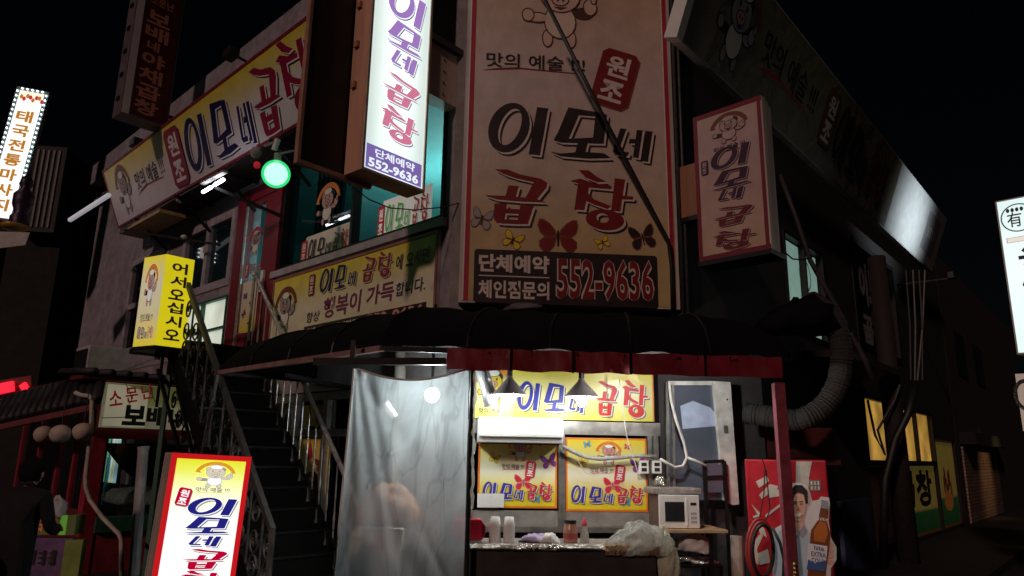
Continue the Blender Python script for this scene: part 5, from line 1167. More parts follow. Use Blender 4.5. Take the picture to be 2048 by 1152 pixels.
# pendant lamps
def lamp(px, py_top, py_rim, off, label, rad=.15, cord_top=2.5):
    top = world(F, px, py_top, off); rim = world(F, px, py_rim, off); h = top[2]-rim[2]
    t = thing('pendant_lamp', label, 'lamp', rim, 'pendant lamps over the counter')
    g = MB(); pr2 = [(.022, h), (.035, h*.82), (rad*.62, h*.42), (rad*.93, .02), (rad, 0)]
    g.lathe(rim, pr2, 28, 0); g.lathe(rim, [(r_-.004, z_-.002) for r_, z_ in pr2][::-1], 28, 1)
    g.obj('shade', [mat('grey_enamel', (.22, .20, .20), .35, var=.1), mat('enamel_inside', (.75, .75, .72), .4)], t, smooth=True)
    g = MB(); g.ball(rim-Z*.03, .045, 16, 10, sc=(1, 1, 1.25)); g.obj('bulb', M['bulb'], t, smooth=True)
    g = MB(); g.tube([rim+Z*h, rim+Z*(h+.07)], .026, 10); g.tube([rim+Z*(h+.07), (rim[0], rim[1], cord_top)], .006, 5); g.obj('cord', M['rubber'], t)
    return t
la = lamp(1019, 752, 790, .62, 'dark shaded pendant lamp with lit bulb in front of the duct, left of the pair')
dup(la, world(F, 1163, 794, .62)-world_loc(la), 'dark shaded lit pendant lamp between the blue and the red lettering, right of the pair')
# bare bulb behind curtain
cb = thing('bare_bulb', 'bright bare bulb glowing behind the hanging plastic curtain', 'lamp', world(F, 864, 790, .62))
g = MB(); g.ball(world(F, 864, 790, .62), .062, 16, 10); g.obj('bulb', M['curtainbulb'], cb, smooth=True)
g = MB(); pz = world(F, 864, 790, .62); g.tube([pz+Z*.05, (pz[0], pz[1], 2.9)], .015, 6); g.obj('cord', M['rubber'], cb)
# a bare bulb hidden behind the right half of the valance, lighting microwave, post and cutout
hb = thing('hidden_bulb', 'bare bulb hanging just behind the red valance above the microwave', 'lamp', F.w(.75, 2.34, 1.16))
g = MB(); g.ball(F.w(.75, 2.335, 1.16), .045, 14, 8); g.obj('bulb', emit('lit_bulb_strong', (1, .98, .93), 420), hb, smooth=True)
g = MB(); g.tube([F.w(.75, 2.37, 1.16), F.w(.75, 2.42, 1.16)], .018, 6); g.obj('holder', M['rubber'], hb)
# curtain
ct = thing('plastic_curtain', 'translucent vinyl sheet hung from the awning beam beside the serving window', 'curtain', F.w(-1.4, .1, 1.1))
cA, cB = F.q(708, 740, 1.12), F.q(938, 742, 1.12); cC = F.q(676, 1152, 1.12); cD = F.q(934, 1152, 1.12)
CREASES = [(.02, 1, .35, .35, .05, .03), (.02, 1, .75, .62, .04, .018), (.0, .98, .12, .2, .035, .02), (.98, 1, .70, .55, .04, .022), (.98, .98, .45, .8, .03, .016), (1, .02, .45, .42, .04, .026), (1, .15, .6, .5, .025, .016),
 (.55, .02, .95, .4, .02, .012), (.0, .3, .3, .5, .03, .012), (.1, .02, .3, .3, .03, .018), (.35, .72, .62, .78, .018, -.01), (.2, .6, .42, .7, .02, -.012), (.9, .7, .78, .3, .05, .018)]
def cf(u, v):
    xt = cA[0]+(cB[0]-cA[0])*u; xb = cC[0]-.04+(cD[0]-cC[0]+.02)*u; vv = v
    zt_ = 2.26-.085*math.sin(math.pi*min(1, u*1.05))**1.0-.0*u; z = zt_*v+.08*(1-v)
    x = xt*v+xb*(1-v)
    o = 1.12+.014*math.sin(u*11+v*3)*(.3+.7*(1-v))+.003*math.sin(u*27-v*9)+.04*math.sin(v*4+u*2)*(1-u)*.6
    for (u0, v0, u1, v1, wd0, am) in CREASES:
        dx, dy = u1-u0, v1-v0; ll = dx*dx+dy*dy; t = ((u-u0)*dx+(v-v0)*dy)/ll; tt = min(1, max(0, t))
        dd = math.hypot(u-u0-dx*tt, v-v0-dy*tt)/(wd0*(.5+tt)); o += am*math.exp(-dd*dd)*(1-tt*.6)*(1 if -.2 < t < 1.2 else .5)
    o += .03*math.exp(-((u-(1-v)*.55-.12)/.05)**2)*(v)+.03*math.exp(-((1-u-(1-v)*.6-.1)/.05)**2)*v
    return F.w(x, z, o)
g = MB(); g.grid(cf, 130, 170); g.obj('sheet', M['curtain'], ct, smooth=True)
g = MB(); g.tube([cf(u/20, 1.0) for u in range(21)], .009, 5); g.tube([cf(0, v/20) for v in range(21)], .009, 5); g.obj('hem', mat('white_hem', (.7, .72, .7), .4), ct, smooth=True)
g = MB(); g.tube([F.w(cB[0]+.02, .1, 1.14), F.w(cB[0]+.03, 2.27, 1.14)], .02, 8); g.obj('edge_pole', M['iron'], ct)
g = MB(); rnd = random.Random(5); g.tube([F.w(cB[0]+.05+.008*rnd.uniform(-1, 1), 1.2+1.05*i/24, 1.15+.01*rnd.uniform(-1, 1)) for i in range(25)], [.014+.006*rnd.uniform(-1, 1) for i in range(25)], 6); g.obj('rolled_edge', M['bag'], ct)
# things behind the curtain
g = MB(); g.tube([world(F, 765, 810, .6), world(F, 785, 838, .6)], .06, 12); g.obj('paper_roll', M['whiteplastic'], label='white paper roll hanging behind the plastic curtain', cat='paper roll')
heap('onion_net', 'orange mesh sack of vegetables behind the curtain', 'sack', world(F, 778, 1030, .8), .25, .14, .19, M['mesh'], 12, amp=.22)
cr = thing('white_crate', 'white box with a red print standing behind the curtain under the mesh sack', 'box', world(F, 752, 1120, .8))
x0, z1 = F.q(702, 1062, .9); x1, z0 = F.q(802, 1118, .9); g = MB(); g.box(F, x0, x1, z0-.1, z1, .6, .9); g.obj('box', mat('offwhite_box', (.62, .58, .50), .6), cr, bevel=.01)
g = MB(); p_ = F.q(755, 1090, .91); g.poly(F, ell(p_[0], p_[1], .045, .09, 14), .904, 0); g.poly(F, ell(p_[0]-.04, p_[1]-.03, .04, .05, 10), .904, 0); g.obj('red_print', M['redplastic'], cr)
lowz = z0-.1
g = MB(); x0, z1 = F.q(800, 1088, .9); x1 = F.q(930, 1088, .9)[0]; g.box(F, x0+.03, x1, .12, z1-.03, .45, .95); g.obj('steel_cabinet', mat('cabinet', (.06, .06, .065), .35, .6, dirt=.4), label='dark steel cabinet behind the lower right of the curtain', cat='cabinet', bevel=.01)
g = MB(); g.box(F, cC[0]+.1, F.q(800, 1088, .9)[0]+.0, .12, lowz-.002, .45, .95); g.obj('low_table', mat('lowtable', (.10, .09, .08), .5, dirt=.4), label='low dark table carrying the white box behind the curtain', cat='table', bevel=.01)
rbn = thing('red_basin', 'red plastic basin at the left end of the counter', 'basin', world(F, 935, 1080, .85))
x0, z1 = F.q(905, 1037, .85); x1, z0 = F.q(970, 1080, .85)
g = MB(); pts_ = [(x0+.03, z0), (x1-.03, z0), (x1, z0+.05), (x1, z1-.05), (x1-.04, z1), (x0+.02, z1), (x0, z1-.03), (x0, z0+.03)]; g.prism(F, pts_, .75, .92); g.obj('bowl', M['redplastic'], rbn, bevel=.012)
# counter
co = thing('stall_counter', 'dark stall counter with a foil covered edge in front of the serving window', 'counter', F.w(-.15, 0, 1.1))
x0, z1 = F.q(936, 1090, 1.05); x1 = F.q(1312, 1105, 1.05)[0]
g = MB(); g.box(F, x0, x1, .12, z1-.03, .62, 1.05); g.obj('cabinet', M['counter'], co, bevel=.008)
g = MB(); g.box(F, x0-.01, x1+.01, z1-.03, z1, .55, 1.07); g.obj('worktop', M['steel'], co, bevel=.006)
rnd = random.Random(9)
def foil_strip(xa, xb, m, ht_, nm, seed):
    rnd = random.Random(seed); N_ = int((xb-xa)/.012); g = MB(); V = []
    for i in range(N_+1):
        x = xa+(xb-xa)*i/N_
        for (o, z) in ((1.02, z1+.006), (1.075, z1+.004), (1.085, z1-ht_*.5), (1.078, z1-ht_)): V.append(F.w(x, z+rnd.uniform(-.006, .006), o+rnd.uniform(-.006, .006)))
    g.add(V, [(i*4+k_, i*4+k_+1, (i+1)*4+k_+1, (i+1)*4+k_) for i in range(N_) for k_ in range(3)]); g.obj(nm, m, co)
foil_strip(x0, x0+(x1-x0)*.72, M['foil'], .03, 'foil_edge', 1); foil_strip(x0+(x1-x0)*.72, x1+.02, M['brownfoil'], .07, 'greasy_foil_edge', 2)
ztop_c = z1
def stand(px, off=.9): return F.q(px, 1070, off)[0]
# cup stacks
cs = None
for px, lab in ((990, 'stack of white paper cups beside the red basin'), (1018, 'stack of white paper cups, the one farther from the red basin')):
    a_ = stand(px, .85); base = F.w(a_, ztop_c, .85)
    if cs is None:
        cs = thing('cup_stack', lab, 'cups', base, 'paper cup stacks on the counter')
        for i in range(6):
            g = MB(); z_ = base+Z*(.0+i*.022); g.lathe(z_, [(.046, 0), (.048, .004), (.036, .085), (.0, .085)], 18); g.obj('cup', M['cup'], cs, smooth=True)
    else: dup(cs, base-world_loc(cs), lab)
# jar, bottle
ba = F.w(stand(1141, .85), ztop_c, .85); jr = thing('sauce_jar', 'pinkish brown sauce jar with a black lid on the counter', 'jar', ba)
g = MB(); g.lathe(ba, [(0, 0), (.055, 0), (.058, .01), (.058, .12), (.046, .14), (.046, .15)], 20); g.obj('glass_body', M['brownjar'], jr, smooth=True)
g = MB(); g.lathe(ba, [(.05, .15), (.05, .175), (0, .178)], 20); g.obj('lid', M['rubber'], jr)
g = MB(); g.lathe(ba, [(.0595, .03), (.0595, .075)], 20); g.obj('paper_label', mat('jarlabel', (.4, .08, .06), .5), jr)
ba = F.w(stand(1169, .85), ztop_c, .85); bt = thing('squeeze_bottle', 'clear squeeze bottle with a pink pointed cap on the counter', 'bottle', ba)
g = MB(); g.lathe(ba, [(0, 0), (.036, 0), (.038, .01), (.036, .07), (.02, .12), (.02, .13)], 18); g.obj('bottle_body', M['bag'], bt, smooth=True)
g = MB(); g.lathe(ba, [(.022, .13), (.024, .15), (.012, .17), (.006, .2), (0, .2)], 14); g.obj('cap', mat('pinkcap', (.75, .06, .12), .4), bt, smooth=True)
heap('napkin', 'crumpled purple and white cloth lying on the counter', 'cloth', F.w(stand(1075, .9), ztop_c+.02, .85), .13, .06, .04, mat('lilac_cloth', (.5, .42, .62), .7), 15, amp=.3)
heap('white_rag', 'crumpled white rag on the counter beside the purple cloth', 'cloth', F.w(stand(1100, .9), ztop_c+.02, .9), .07, .05, .05, M['cup'], 16, amp=.35)
heap('plastic_bag', 'big crumpled translucent plastic bag drooping over the right end of the counter', 'bag', world(F, 1282, 1092, .95), .24, .17, .17, M['bag'], 21, n=48, mm=28, amp=.16)
heap('lower_bag', 'pale yellowish plastic sack hanging below the right counter end', 'bag', world(F, 1330, 1130, .95), .10, .12, .26, mat('pale_bag', (.5, .50, .36), .45, bump=.8, scale=14), 22, n=40, mm=24, amp=.13)
# sockets, hose, wires
sk = None
for (x, lab) in ((1287, 'left wall socket box where the grey hose ends'), (1313, 'right wall socket box beside the grey hose end')):
    p_ = world(F, x, 934, .08)
    if sk is None:
        sk = thing('socket_box', lab, 'socket', p_, 'twin sockets right of the window'); Pk = PL(p_, F.X)
        g = MB(); g.box(Pk, -.045, .045, -.06, .06, -.03, .02); g.obj('housing', M['whiteplastic'], sk, bevel=.006)
        g = MB(); g.box(Pk, -.025, .025, .008, .04, .0205, .024); g.box(Pk, -.025, .025, -.04, -.008, .0205, .024); g.obj('outlet', M['rubber'], sk)
    else: dup(sk, p_-world_loc(sk), lab)
g = MB(); g.tube([world(F, x, y, .12) for x, y in ((1126, 893), (1145, 903), (1170, 914), (1200, 918), (1240, 915), (1275, 912), (1312, 913))], .018, 8); g.obj('grey_hose', mat('insulated_hose', (.42, .42, .41), .6, bump=.4, scale=30), label='grey insulated hose looping from the air conditioner to the sockets', cat='hose', smooth=True)
g = MB(); g.tube([world(F, x, y, .3) for x, y in ((1238, 745), (1241, 790), (1247, 830), (1253, 870), (1262, 905), (1270, 925), (1277, 950))], .0045, 6); g.obj('hanging_wire', M['cablewhite'], label='thin white wire hanging across the header sign and right poster', cat='wire')
g = MB(); g.tube([world(F, x, y, .12) for x, y in ((1155, 905), (1158, 925), (1170, 945), (1190, 950), (1215, 942))], .003, 5); g.obj('thin_wire', M['cablewhite'], label='thin looped wire on the right poster', cat='wire')
g = MB(); g.tube([world(F, x, y, .3) for x, y in ((1338, 762), (1342, 800), (1352, 840), (1368, 885), (1374, 915), (1366, 932), (1350, 935), (1332, 925), (1320, 918))], .014, 8)
g.tube([world(F, x, y, .3) for x, y in ((1374, 915), (1392, 922), (1412, 932))], .014, 8); g.obj('white_hose', M['cablewhite'], label='white hose looping down the glass door leaf right of the window', cat='hose', smooth=True)
# glass leaf
gd = thing('glass_door_leaf', 'glass leaf with a wide white stile leaning right of the serving window', 'door', F.w(1.3, 1.1, .2))
def fq(x, y): return F.q(x, y, .16)
g = MB(); g.prism(F, [fq(1336, 765), fq(1440, 765), fq(1452, 1000), fq(1340, 1000)], .15, .165); g.obj('pane', M['mirrorglass'], gd)
g = MB(); g.prism(F, [fq(1422, 763), fq(1457, 765), fq(1474, 1008), fq(1462, 1010), fq(1443, 1000)], .168, .215); g.obj('stile', M['whiteframe'], gd, bevel=.004)
g = MB(); g.prism(F, [fq(1338, 763), fq(1421, 763), fq(1421, 771), fq(1338, 771)], .168, .20); g.obj('top_rail', M['whiteframe'], gd)
for x in (1330, 1341):
    g = MB(); g.prism(F, [fq(x, 765), fq(x+5, 765), fq(x+8, 985), fq(x+3, 985)], .168, .20); g.obj('side_rail', M['alu'], gd)
g = MB(); p_ = fq(1447, 859); g.box(F, p_[0]-.02, p_[0]+.02, p_[1]-.035, p_[1]+.035, .216, .222); g.obj('latch', M['alu'], gd)
for y in (800, 950):
    p_ = fq(1450, y); g = MB(); g.tube([F.w(p_[0], p_[1], .214), F.w(p_[0], p_[1], .222)], .008, 8); g.obj('screw', M['iron'], gd)
g = MB(); g.prism(F, [fq(1360, 812), fq(1385, 802), fq(1420, 815), fq(1432, 830), fq(1434, 852), fq(1365, 858)], .1652, .1672); g.obj('pale_film', mat('pale_blue_film', (.50, .60, .80), .4), gd)
# microwave on shelf
mw = thing('microwave_oven', 'small white microwave oven on the plywood shelf', 'microwave', world(F, 1360, 1058, .6))
x0, z1 = F.q(1317, 990, .65); x1, z0 = F.q(1398, 1056, .65); 
g = MB(); g.box(F, x0, x1, z0, z1, .33, .645, 0); g.obj('body', mat('dark_case', (.10, .06, .05), .5), mw, bevel=.006)
g = MB(); g.box(F, x0-.004, x1+.002, z0-.002, z1+.003, .646, .675); g.obj('front_panel', M['whiteplastic'], mw, bevel=.006)
g = MB(); wv = x1-x0; hv = z1-z0; g.box(F, x0+wv*.13, x0+wv*.62, z0+hv*.2, z1-hv*.2, .6755, .679); g.obj('door_glass', mat('smoked_glass', (.03, .03, .035), .15), mw)
g = MB(); g.box(F, x0+wv*.66, x0+wv*.70, z0+hv*.08, z1-hv*.08, .6755, .69); g.obj('door_handle', M['whiteplastic'], mw, bevel=.003)
g = MB(); g.box(F, x0+wv*.78, x0+wv*.93, z1-hv*.3, z1-hv*.22, .6755, .678); g.obj('display', M['rubber'], mw)
for i in range(3):
    for j in range(3):
        g = MB(); g.box(F, x0+wv*(.79+.05*i), x0+wv*(.825+.05*i), z0+hv*(.15+.13*j), z0+hv*(.22+.13*j), .6755, .6775); g.obj('button', M['grey'], mw)
sh = thing('plywood_shelf', 'thin plywood shelf board under the microwave on dark legs', 'shelf', world(F, 1380, 1080, .8))
xs0, zs = F.q(1310, 1062, .7); xs1 = F.q(1455, 1066, .7)[0]
g = MB(); g.box(F, xs0, xs1, z0-.035, z0-.008, .25, .72); g.obj('board', M['wood'], sh, bevel=.003)
for x, o in ((xs0+.12, .70), (xs1-.16, .70), (xs0+.12, .32), (xs1-.1, .32)):
    g = MB(); g.box(F, x, x+.03, .12, z0-.037, o-.03, o); g.obj('leg', M['iron'], sh)
fbx = thing('foil_tray', 'flat foil wrapped tray lying on top of the microwave', 'tray', world(F, 1355, 985, .85))
g = MB(); x0_, x1_ = F.q(1303, 980, .62)[0], F.q(1402, 980, .62)[0]; g.box(F, x0_, x1_, z1+.006, z1+.06, .36, .64); g.obj('tray', mat('grey_foil', (.4, .37, .34), .4, .6, bump=1, scale=30), fbx, bevel=.012)
heap('foil_crumple', 'crumpled foil ball on the left end of the foil tray', 'foil', world(F, 1320, 966, .55), .05, .04, .05, M['foil'], 31, amp=.3)
fr_ = thing('black_chair', 'black framed chair back standing on the shelf in front of the glass leaf', 'chair', world(F, 1425, 985, .5))
for (xa, ya, xb, yb) in ((1408, 924, 1411, 985), (1448, 922, 1452, 985), (1408, 924, 1448, 922), (1411, 955, 1450, 953)):
    g = MB(); g.bar(world(F, xa, ya, .26), world(F, xb, yb, .26), .03, .03); g.obj('frame_bar', M['iron'], fr_)
g = MB(); pa = [F.q(x, y, .26) for x, y in ((1414, 930), (1445, 929), (1447, 985), (1417, 985))]; g.prism(F, pa, .245, .255); g.obj('back_panel', M['mirrorglass'], fr_)
for (xa, xb) in ((1411, 1411), (1452, 1452)):
    g = MB(); p_ = world(F, xa, 985, .26); g.bar(p_, (p_[0], p_[1], .12), .03, .03); g.obj('leg', M['iron'], fr_)
heap('white_bundle', 'white wrapped bundle on the rack below the microwave shelf', 'bundle', world(F, 1388, 1094, .55), .14, .1, .09, M['cup'], 33, n=36, mm=18, amp=.22)
heap('foil_bundle', 'crumpled foil sheets under the white bundle', 'foil', world(F, 1392, 1122, .55), .16, .1, .035, M['foil'], 34, n=36, mm=14, amp=.3)
rk = thing('low_rack', 'dark wire rack below the plywood shelf', 'rack', world(F, 1390, 1150, .8))
g = MB(); x0, z_ = F.q(1345, 1128, .6); x1 = F.q(1440, 1128, .6)[0]; g.box(F, x0, x1, z_-.02, z_, .34, .68); g.obj('shelf', M['iron'], rk)
for x in (x0, x1-.02): 
    g = MB(); g.box(F, x, x+.02, .12, z_-.021, .64, .66); g.obj('leg', M['iron'], rk)
g = MB(); g.tube([world(F, 1473, 1072, .5), world(F, 1480, 1250, .5)], .055, 12); g.obj('pale_pipe', M['pvc'], label='pale upright pipe stub beside the shelf in the shadow', cat='pipe')
# red post
g = MB(); g.bar(W(1556, 766, 5.75), W(1592, 1260, 5.72), .085, .07, up=(0, 1, 0)); g.obj('red_post', M['redpost'], label='weathered red steel post holding the right end of the awning', cat='post', bevel=.004)
g = MB(); p_ = W(1588, 1128, 5.66); 
for i in range(5): g.ball(p_+np.array([0, -.01, -.03*i]), .014, 8, 6)
g.obj('post_chain', mat('brass', (.4, .3, .1), .4, .7), label='short brass chain hanging on the red post', cat='chain')
# vending machine
vm = thing('red_vending_machine', 'tall red drink cabinet with white ribbon and script partly hidden by the red post', 'cabinet', W(1570, 1152, 6.4))
PVm = PL((*W(1490, 922, 6.4)[:2], 0), (1, -.31, 0)); vx1, vz = PVm.q(1652, 921); VMR = mat('vending_red', (.50, .015, .03), .4, dirt=.2, bump=.05); VW = mat('vending_white', (.62, .58, .5), .4, dirt=.2)
g = MB(); g.box(PVm, 0, vx1, .12, vz, -.5, 0); g.obj('cabinet', VMR, vm, bevel=.012)
def vq(x, y): return PVm.q(x, y, .002)
g = MB()
rb_ = [vq(x, y) for x, y in ((1592, 923), (1624, 923), (1618, 955), (1616, 1000), (1628, 1060), (1648, 1120), (1648, 1152), (1610, 1140), (1594, 1080), (1588, 1010), (1592, 960))]; g.poly(PVm, rb_, .003, 0)
g.obj('ribbon', VW, vm)
g = MB()
for pts_ in (((1512, 963), (1534, 951), (1538, 962), (1518, 976)), ((1518, 990), (1540, 968), (1556, 972), (1554, 980), (1534, 990), (1524, 998)), ((1538, 984), (1560, 978), (1562, 992), (1536, 996)),
             ((1503, 1008), (1522, 1028), (1519, 1033), (1506, 1036), (1506, 1032), (1515, 1029)), ((1530, 1030), (1562, 1006), (1563, 1011), (1532, 1035)), ((1512, 1046), (1528, 1056), (1534, 1075), (1520, 1066)),
             ((1506, 1085), (1522, 1066), (1526, 1072), (1514, 1098), (1518, 1130), (1512, 1126)), ((1512, 1108), (1536, 1098), (1540, 1125), (1520, 1130))):
    g.poly(PVm, [vq(*p) for p in pts_], .004, 0)
g.obj('script_lettering', VW, vm)
g = MB(); p_ = vq(1630, 971); g.rect(PVm, p_[0]-.045, p_[1]-.045, p_[0]+.045, p_[1]+.045, .004, 0); g.obj('notice_plate', mat('notice', (.2, .16, .13), .5), vm)
g = MB(); marks(g, PVm, p_[0]-.04, p_[1]+.005, .08, .03, .006, 0, 3, 2); marks(g, PVm, p_[0]-.04, p_[1]-.035, .08, .03, .006, 0, 3, 4); g.obj('notice_lettering', M['cup'], vm)
# cardboard man with bottle
cm_ = thing('beer_standee', 'flat cardboard cutout of a smiling man holding out a large brown beer bottle', 'advertisement', W(1620, 1152, 5.9))
CP = PL((*W(1600, 1000, 5.92)[:2], 0), (1, -.38, 0)); cq = lambda pts_: [CP.q(x, y) for x, y in pts_]
PM = palette('standee', 0, None, {'white': (.85, .85, .85), 'pink': (.80, .48, .36), 'blue': (.55, .70, .80), 'navy': (.05, .12, .34), 'orange': (.55, .16, .02), 'brown': (.22, .06, .012), 'dark': (.02, .015, .015), 'grey': (.36, .38, .42)})
outl = [(1576, 975), (1586, 966), (1600, 965), (1614, 972), (1621, 987), (1624, 1002), (1636, 1000), (1642, 993), (1658, 995), (1660, 1010), (1657, 1040), (1662, 1075), (1673, 1095), (1673, 1120), (1662, 1136), (1660, 1260), (1545, 1260), (1545, 1060), (1570, 1045), (1578, 1030)]
g = MB(); g.prism(CP, cq(outl), -.006, 0, PI['white']); g.obj('card', PM, cm_)
g = MB(); o = .002
g.poly(CP, cq([(1550, 1070), (1574, 1050), (1604, 1048), (1622, 1068), (1632, 1100), (1638, 1260), (1548, 1260)]), o, PI['blue'])
g.poly(CP, cq([(1590, 1036), (1607, 1036), (1608, 1058), (1596, 1064), (1588, 1056)]), o+.001, PI['pink'])
g.poly(CP, cq([(1586, 1050), (1596, 1068), (1589, 1078), (1580, 1060)]), o+.002, PI['white']); g.poly(CP, cq([(1608, 1048), (1614, 1062), (1604, 1076), (1597, 1066)]), o+.002, PI['grey'])
g.obj('shirt_print', PM, cm_)
g = MB(); g.poly(CP, cq([(1585, 988), (1592, 978), (1604, 978), (1611, 990), (1612, 1010), (1608, 1030), (1599, 1043), (1589, 1042), (1583, 1028), (1582, 1005)]), o+.003, PI['pink'])
g.poly(CP, cq([(1580, 1000), (1580, 982), (1590, 970), (1604, 970), (1615, 982), (1616, 1006), (1611, 1008), (1608, 990), (1598, 985), (1588, 987), (1584, 1002)]), o+.005, PI['dark'])
for x in (1590, 1602): g.poly(CP, [(CP.q(x, 1008)[0]+a, CP.q(x, 1008)[1]+b) for a, b in ell(0, 0, .012, .004, 8)], o+.006, PI['dark']); g.poly(CP, cq([(x-4, 1003), (x+4, 1002), (x+4, 1004), (x-4, 1005)]), o+.006, PI['dark'])
g.poly(CP, cq([(1596, 1009), (1599, 1021), (1594, 1021)]), o+.006, PI['orange']); g.poly(CP, cq([(1588, 1027), (1604, 1026), (1600, 1033), (1592, 1034)]), o+.006, PI['white'])
g.obj('face_print', PM, cm_)
g = MB(); g.poly(CP, cq([(1618, 1068), (1624, 1062), (1634, 1080), (1630, 1090), (1620, 1082)]), o+.004, PI['pink'])
for i in range(4):
    y = 1084+i*11; g.poly(CP, cq([(1650, y), (1664, y+2), (1668, y+7), (1662, y+11), (1650, y+9)]), o+.004+.0005*i, PI['pink'])
g.obj('hand_print', PM, cm_)
g = MB(); g.poly(CP, cq([(1645, 1000), (1656, 1002), (1657, 1026), (1654, 1045), (1661, 1066), (1658, 1100), (1652, 1140), (1650, 1200), (1612, 1200), (1616, 1130), (1622, 1060), (1636, 1040), (1640, 1020)]), o+.007, PI['brown'])
g.poly(CP, cq([(1640, 1042), (1652, 1046), (1656, 1066), (1650, 1085), (1628, 1082), (1628, 1060)]), o+.009, PI['orange']); g.poly(CP, cq([(1642, 1000), (1656, 1002), (1656, 1018), (1643, 1016)]), o+.010, PI['grey'])
g.poly(CP, cq([(1617, 1086), (1655, 1092), (1650, 1142), (1613, 1138)]), o+.011, PI['white']); g.poly(CP, cq([(1616, 1118), (1630, 1126), (1652, 1120), (1650, 1142), (1613, 1138)]), o+.013, PI['navy'])
g.obj('bottle_print', PM, cm_)
g = MB(); p2 = CP.rot(*CP.q(1620, 1102), -6)
txt(g, p2, 'hite', .028, .016, .07, .035, o+.015, PI['navy'], .02); txt(g, p2, 'EXTRA', .008, -.032, .105, .034, o+.015, PI['navy'], .02); txt(g, p2, 'COLD', .012, -.078, .095, .034, o+.015, PI['navy'], .02)
p3 = CP.rot(*CP.q(1636, 1040), -6); txt(g, p3, 'hite', 0, 0, .07, .03, o+.015, PI['white'], .01); g.obj('bottle_lettering', PM, cm_)
# hose coil
hc = thing('hose_coil', 'coiled dark red hose hanging from a wire before the red cabinet', 'hose', W(1520, 1090, 6.0))
for k in range(3):
    cx, cy, rx_, ry_ = 1520+k*3, 1098+k*2, 26-k*2.5, 60-k*4
    g = MB(); g.tube([W(cx+rx_*math.cos(t/24*6.283), cy+ry_*math.sin(t/24*6.283), 5.95-.03*k) for t in range(25)], .014, 7); g.obj('hose_loop', M['hosered'] if k < 2 else M['rubber'], hc, smooth=True)
g = MB(); g.tube([W(x, y, 5.95) for x, y in ((1524, 918), (1530, 935), (1528, 985), (1522, 1020), (1518, 1040), (1530, 1045), (1540, 1020), (1532, 940))], .005, 5); g.obj('hanging_wire', M['rubber'], hc)
g = MB(); g.tube([W(x, y, 5.9) for x, y in ((1545, 1055), (1560, 1085), (1568, 1120), (1566, 1180))], .012, 7); g.obj('dark_hose', mat('dark_green_hose', (.03, .07, .08), .4), hc, smooth=True)
# big exhaust hood pot and ribbed duct
hd = thing('exhaust_hood', 'dark red square exhaust housing behind the red post', 'hood', W(1590, 915, 7.2))
HP = PL((*W(1530, 900, 7.2)[:2], 0), (1, .1, 0)); A0, B0 = HP.q(1532, 916); A1, B1 = HP.q(1665, 856)
g = MB(); g.box(HP, A0, A1, B0, B1, -.3, 0); g.box(HP, A0-.04, A1+.04, B0-.06, B0-.003, -.34, .04); g.obj('housing', mat('oxide_red', (.10, .022, .022), .5, dirt=.5), hd, bevel=.01)
g = MB(); A2 = HP.q(1500, 900)[0]; g.box(HP, A2, A0-.01, B0-.03, B1, -.3, -.05); g.obj('blue_drum', mat('faded_blue', (.09, .12, .22), .6, dirt=.5), hd)
pts_ = [W(x, y, D) for x, y, D in ((1490, 826, 6.9), (1530, 832, 6.8), (1575, 840, 6.7), (1610, 836, 6.6), (1645, 815, 6.6), (1672, 775, 6.6), (1682, 730, 6.6), (1680, 680, 6.6), (1660, 630, 6.7), (1620, 600, 6.9))]
def smooth_pts(P_, n):
    out = []
    for i in range(len(P_)-1):
        p0, p1, p2, p3 = P_[max(i-1, 0)], P_[i], P_[i+1], P_[min(i+2, len(P_)-1)]
        for k in range(n):
            t = k/n; out.append(.5*((2*p1)+(-p0+p2)*t+(2*p0-5*p1+4*p2-p3)*t*t+(-p0+3*p1-3*p2+p3)*t**3))
    out.append(P_[-1]); return out
sp_ = smooth_pts(pts_, 14); g = MB(); g.tube(sp_, [.101+.004*math.sin(i*.9) if i % 2 else .095+.003*math.sin(i*.5) for i in range(len(sp_))], 16)
g.obj('ribbed_duct', M['flexduct'], label='thick ribbed flexible duct curling up at the right end of the awning', cat='duct')

# ================================================================== RIGHT WING, ALLEY
def lit_window(x0, x1, y0, y1, rows, cols, lab, em_):
    o = window(R, x0, x1, y0, y1, M['iron'], M['glassA'], cols=cols, rows=rows, fw=.07, dep=.06, label=lab)
    g = MB(); g.box(R, x0, x1, y0, y1, -.11, -.09); g.obj('lit_blind', em_, o); return o
AMB2 = emit('amber_dim', (.7, .38, .10), .20, var=.5)
lit_window(6.5, 8.3, 1.55, 2.7, 1, 1, 'amber lit ground floor window nearest the awning', M['amber'])
w1 = lit_window(8.7, 11.8, 1.55, 2.65, 1, 2, 'amber lit ground floor window behind the utility pole', M['amber'])
# posters filling the lower panes
BG_a = gradient('alley_poster_print', [(0, (.02, .09, .03)), (.30, (.03, .14, .04)), (.34, (.55, .42, .10)), (1, (.60, .46, .10))], lit=.07, grime=.2)
PA = palette('alley', .07, BG_a, {'dark': (.02, .01, .01), 'red': (.25, .03, .02), 'brown': (.25, .08, .02)})
ap = thing('alley_poster', 'backlit yellow and green poster with large lettering below the alley window', 'poster', R.w(10, .2, -.05))
g = MB(); g.rect(R, 8.75, .25, 11.75, 1.52, -.06, 0); g.box(R, 8.7, 11.8, .2, 1.52, -.12, -.065, PI['brown']); g.obj('print_sheet', PA, ap)
g = MB(); txt(g, R, '곱', 8.9, .75, .9, .68, -.056, PI['dark'], .04); A0, A1 = R.q(1835, 940)[0], R.q(1862, 940)[0]; txt(g, R, '창', A0, .72, A1-A0+.2, .72, -.056, PI['dark'], .04); g.obj('lettering', PA, ap)
ap2 = thing('food_poster', 'smaller backlit poster of a dish beside the rolling shutter', 'poster', R.w(13, .2, -.05))
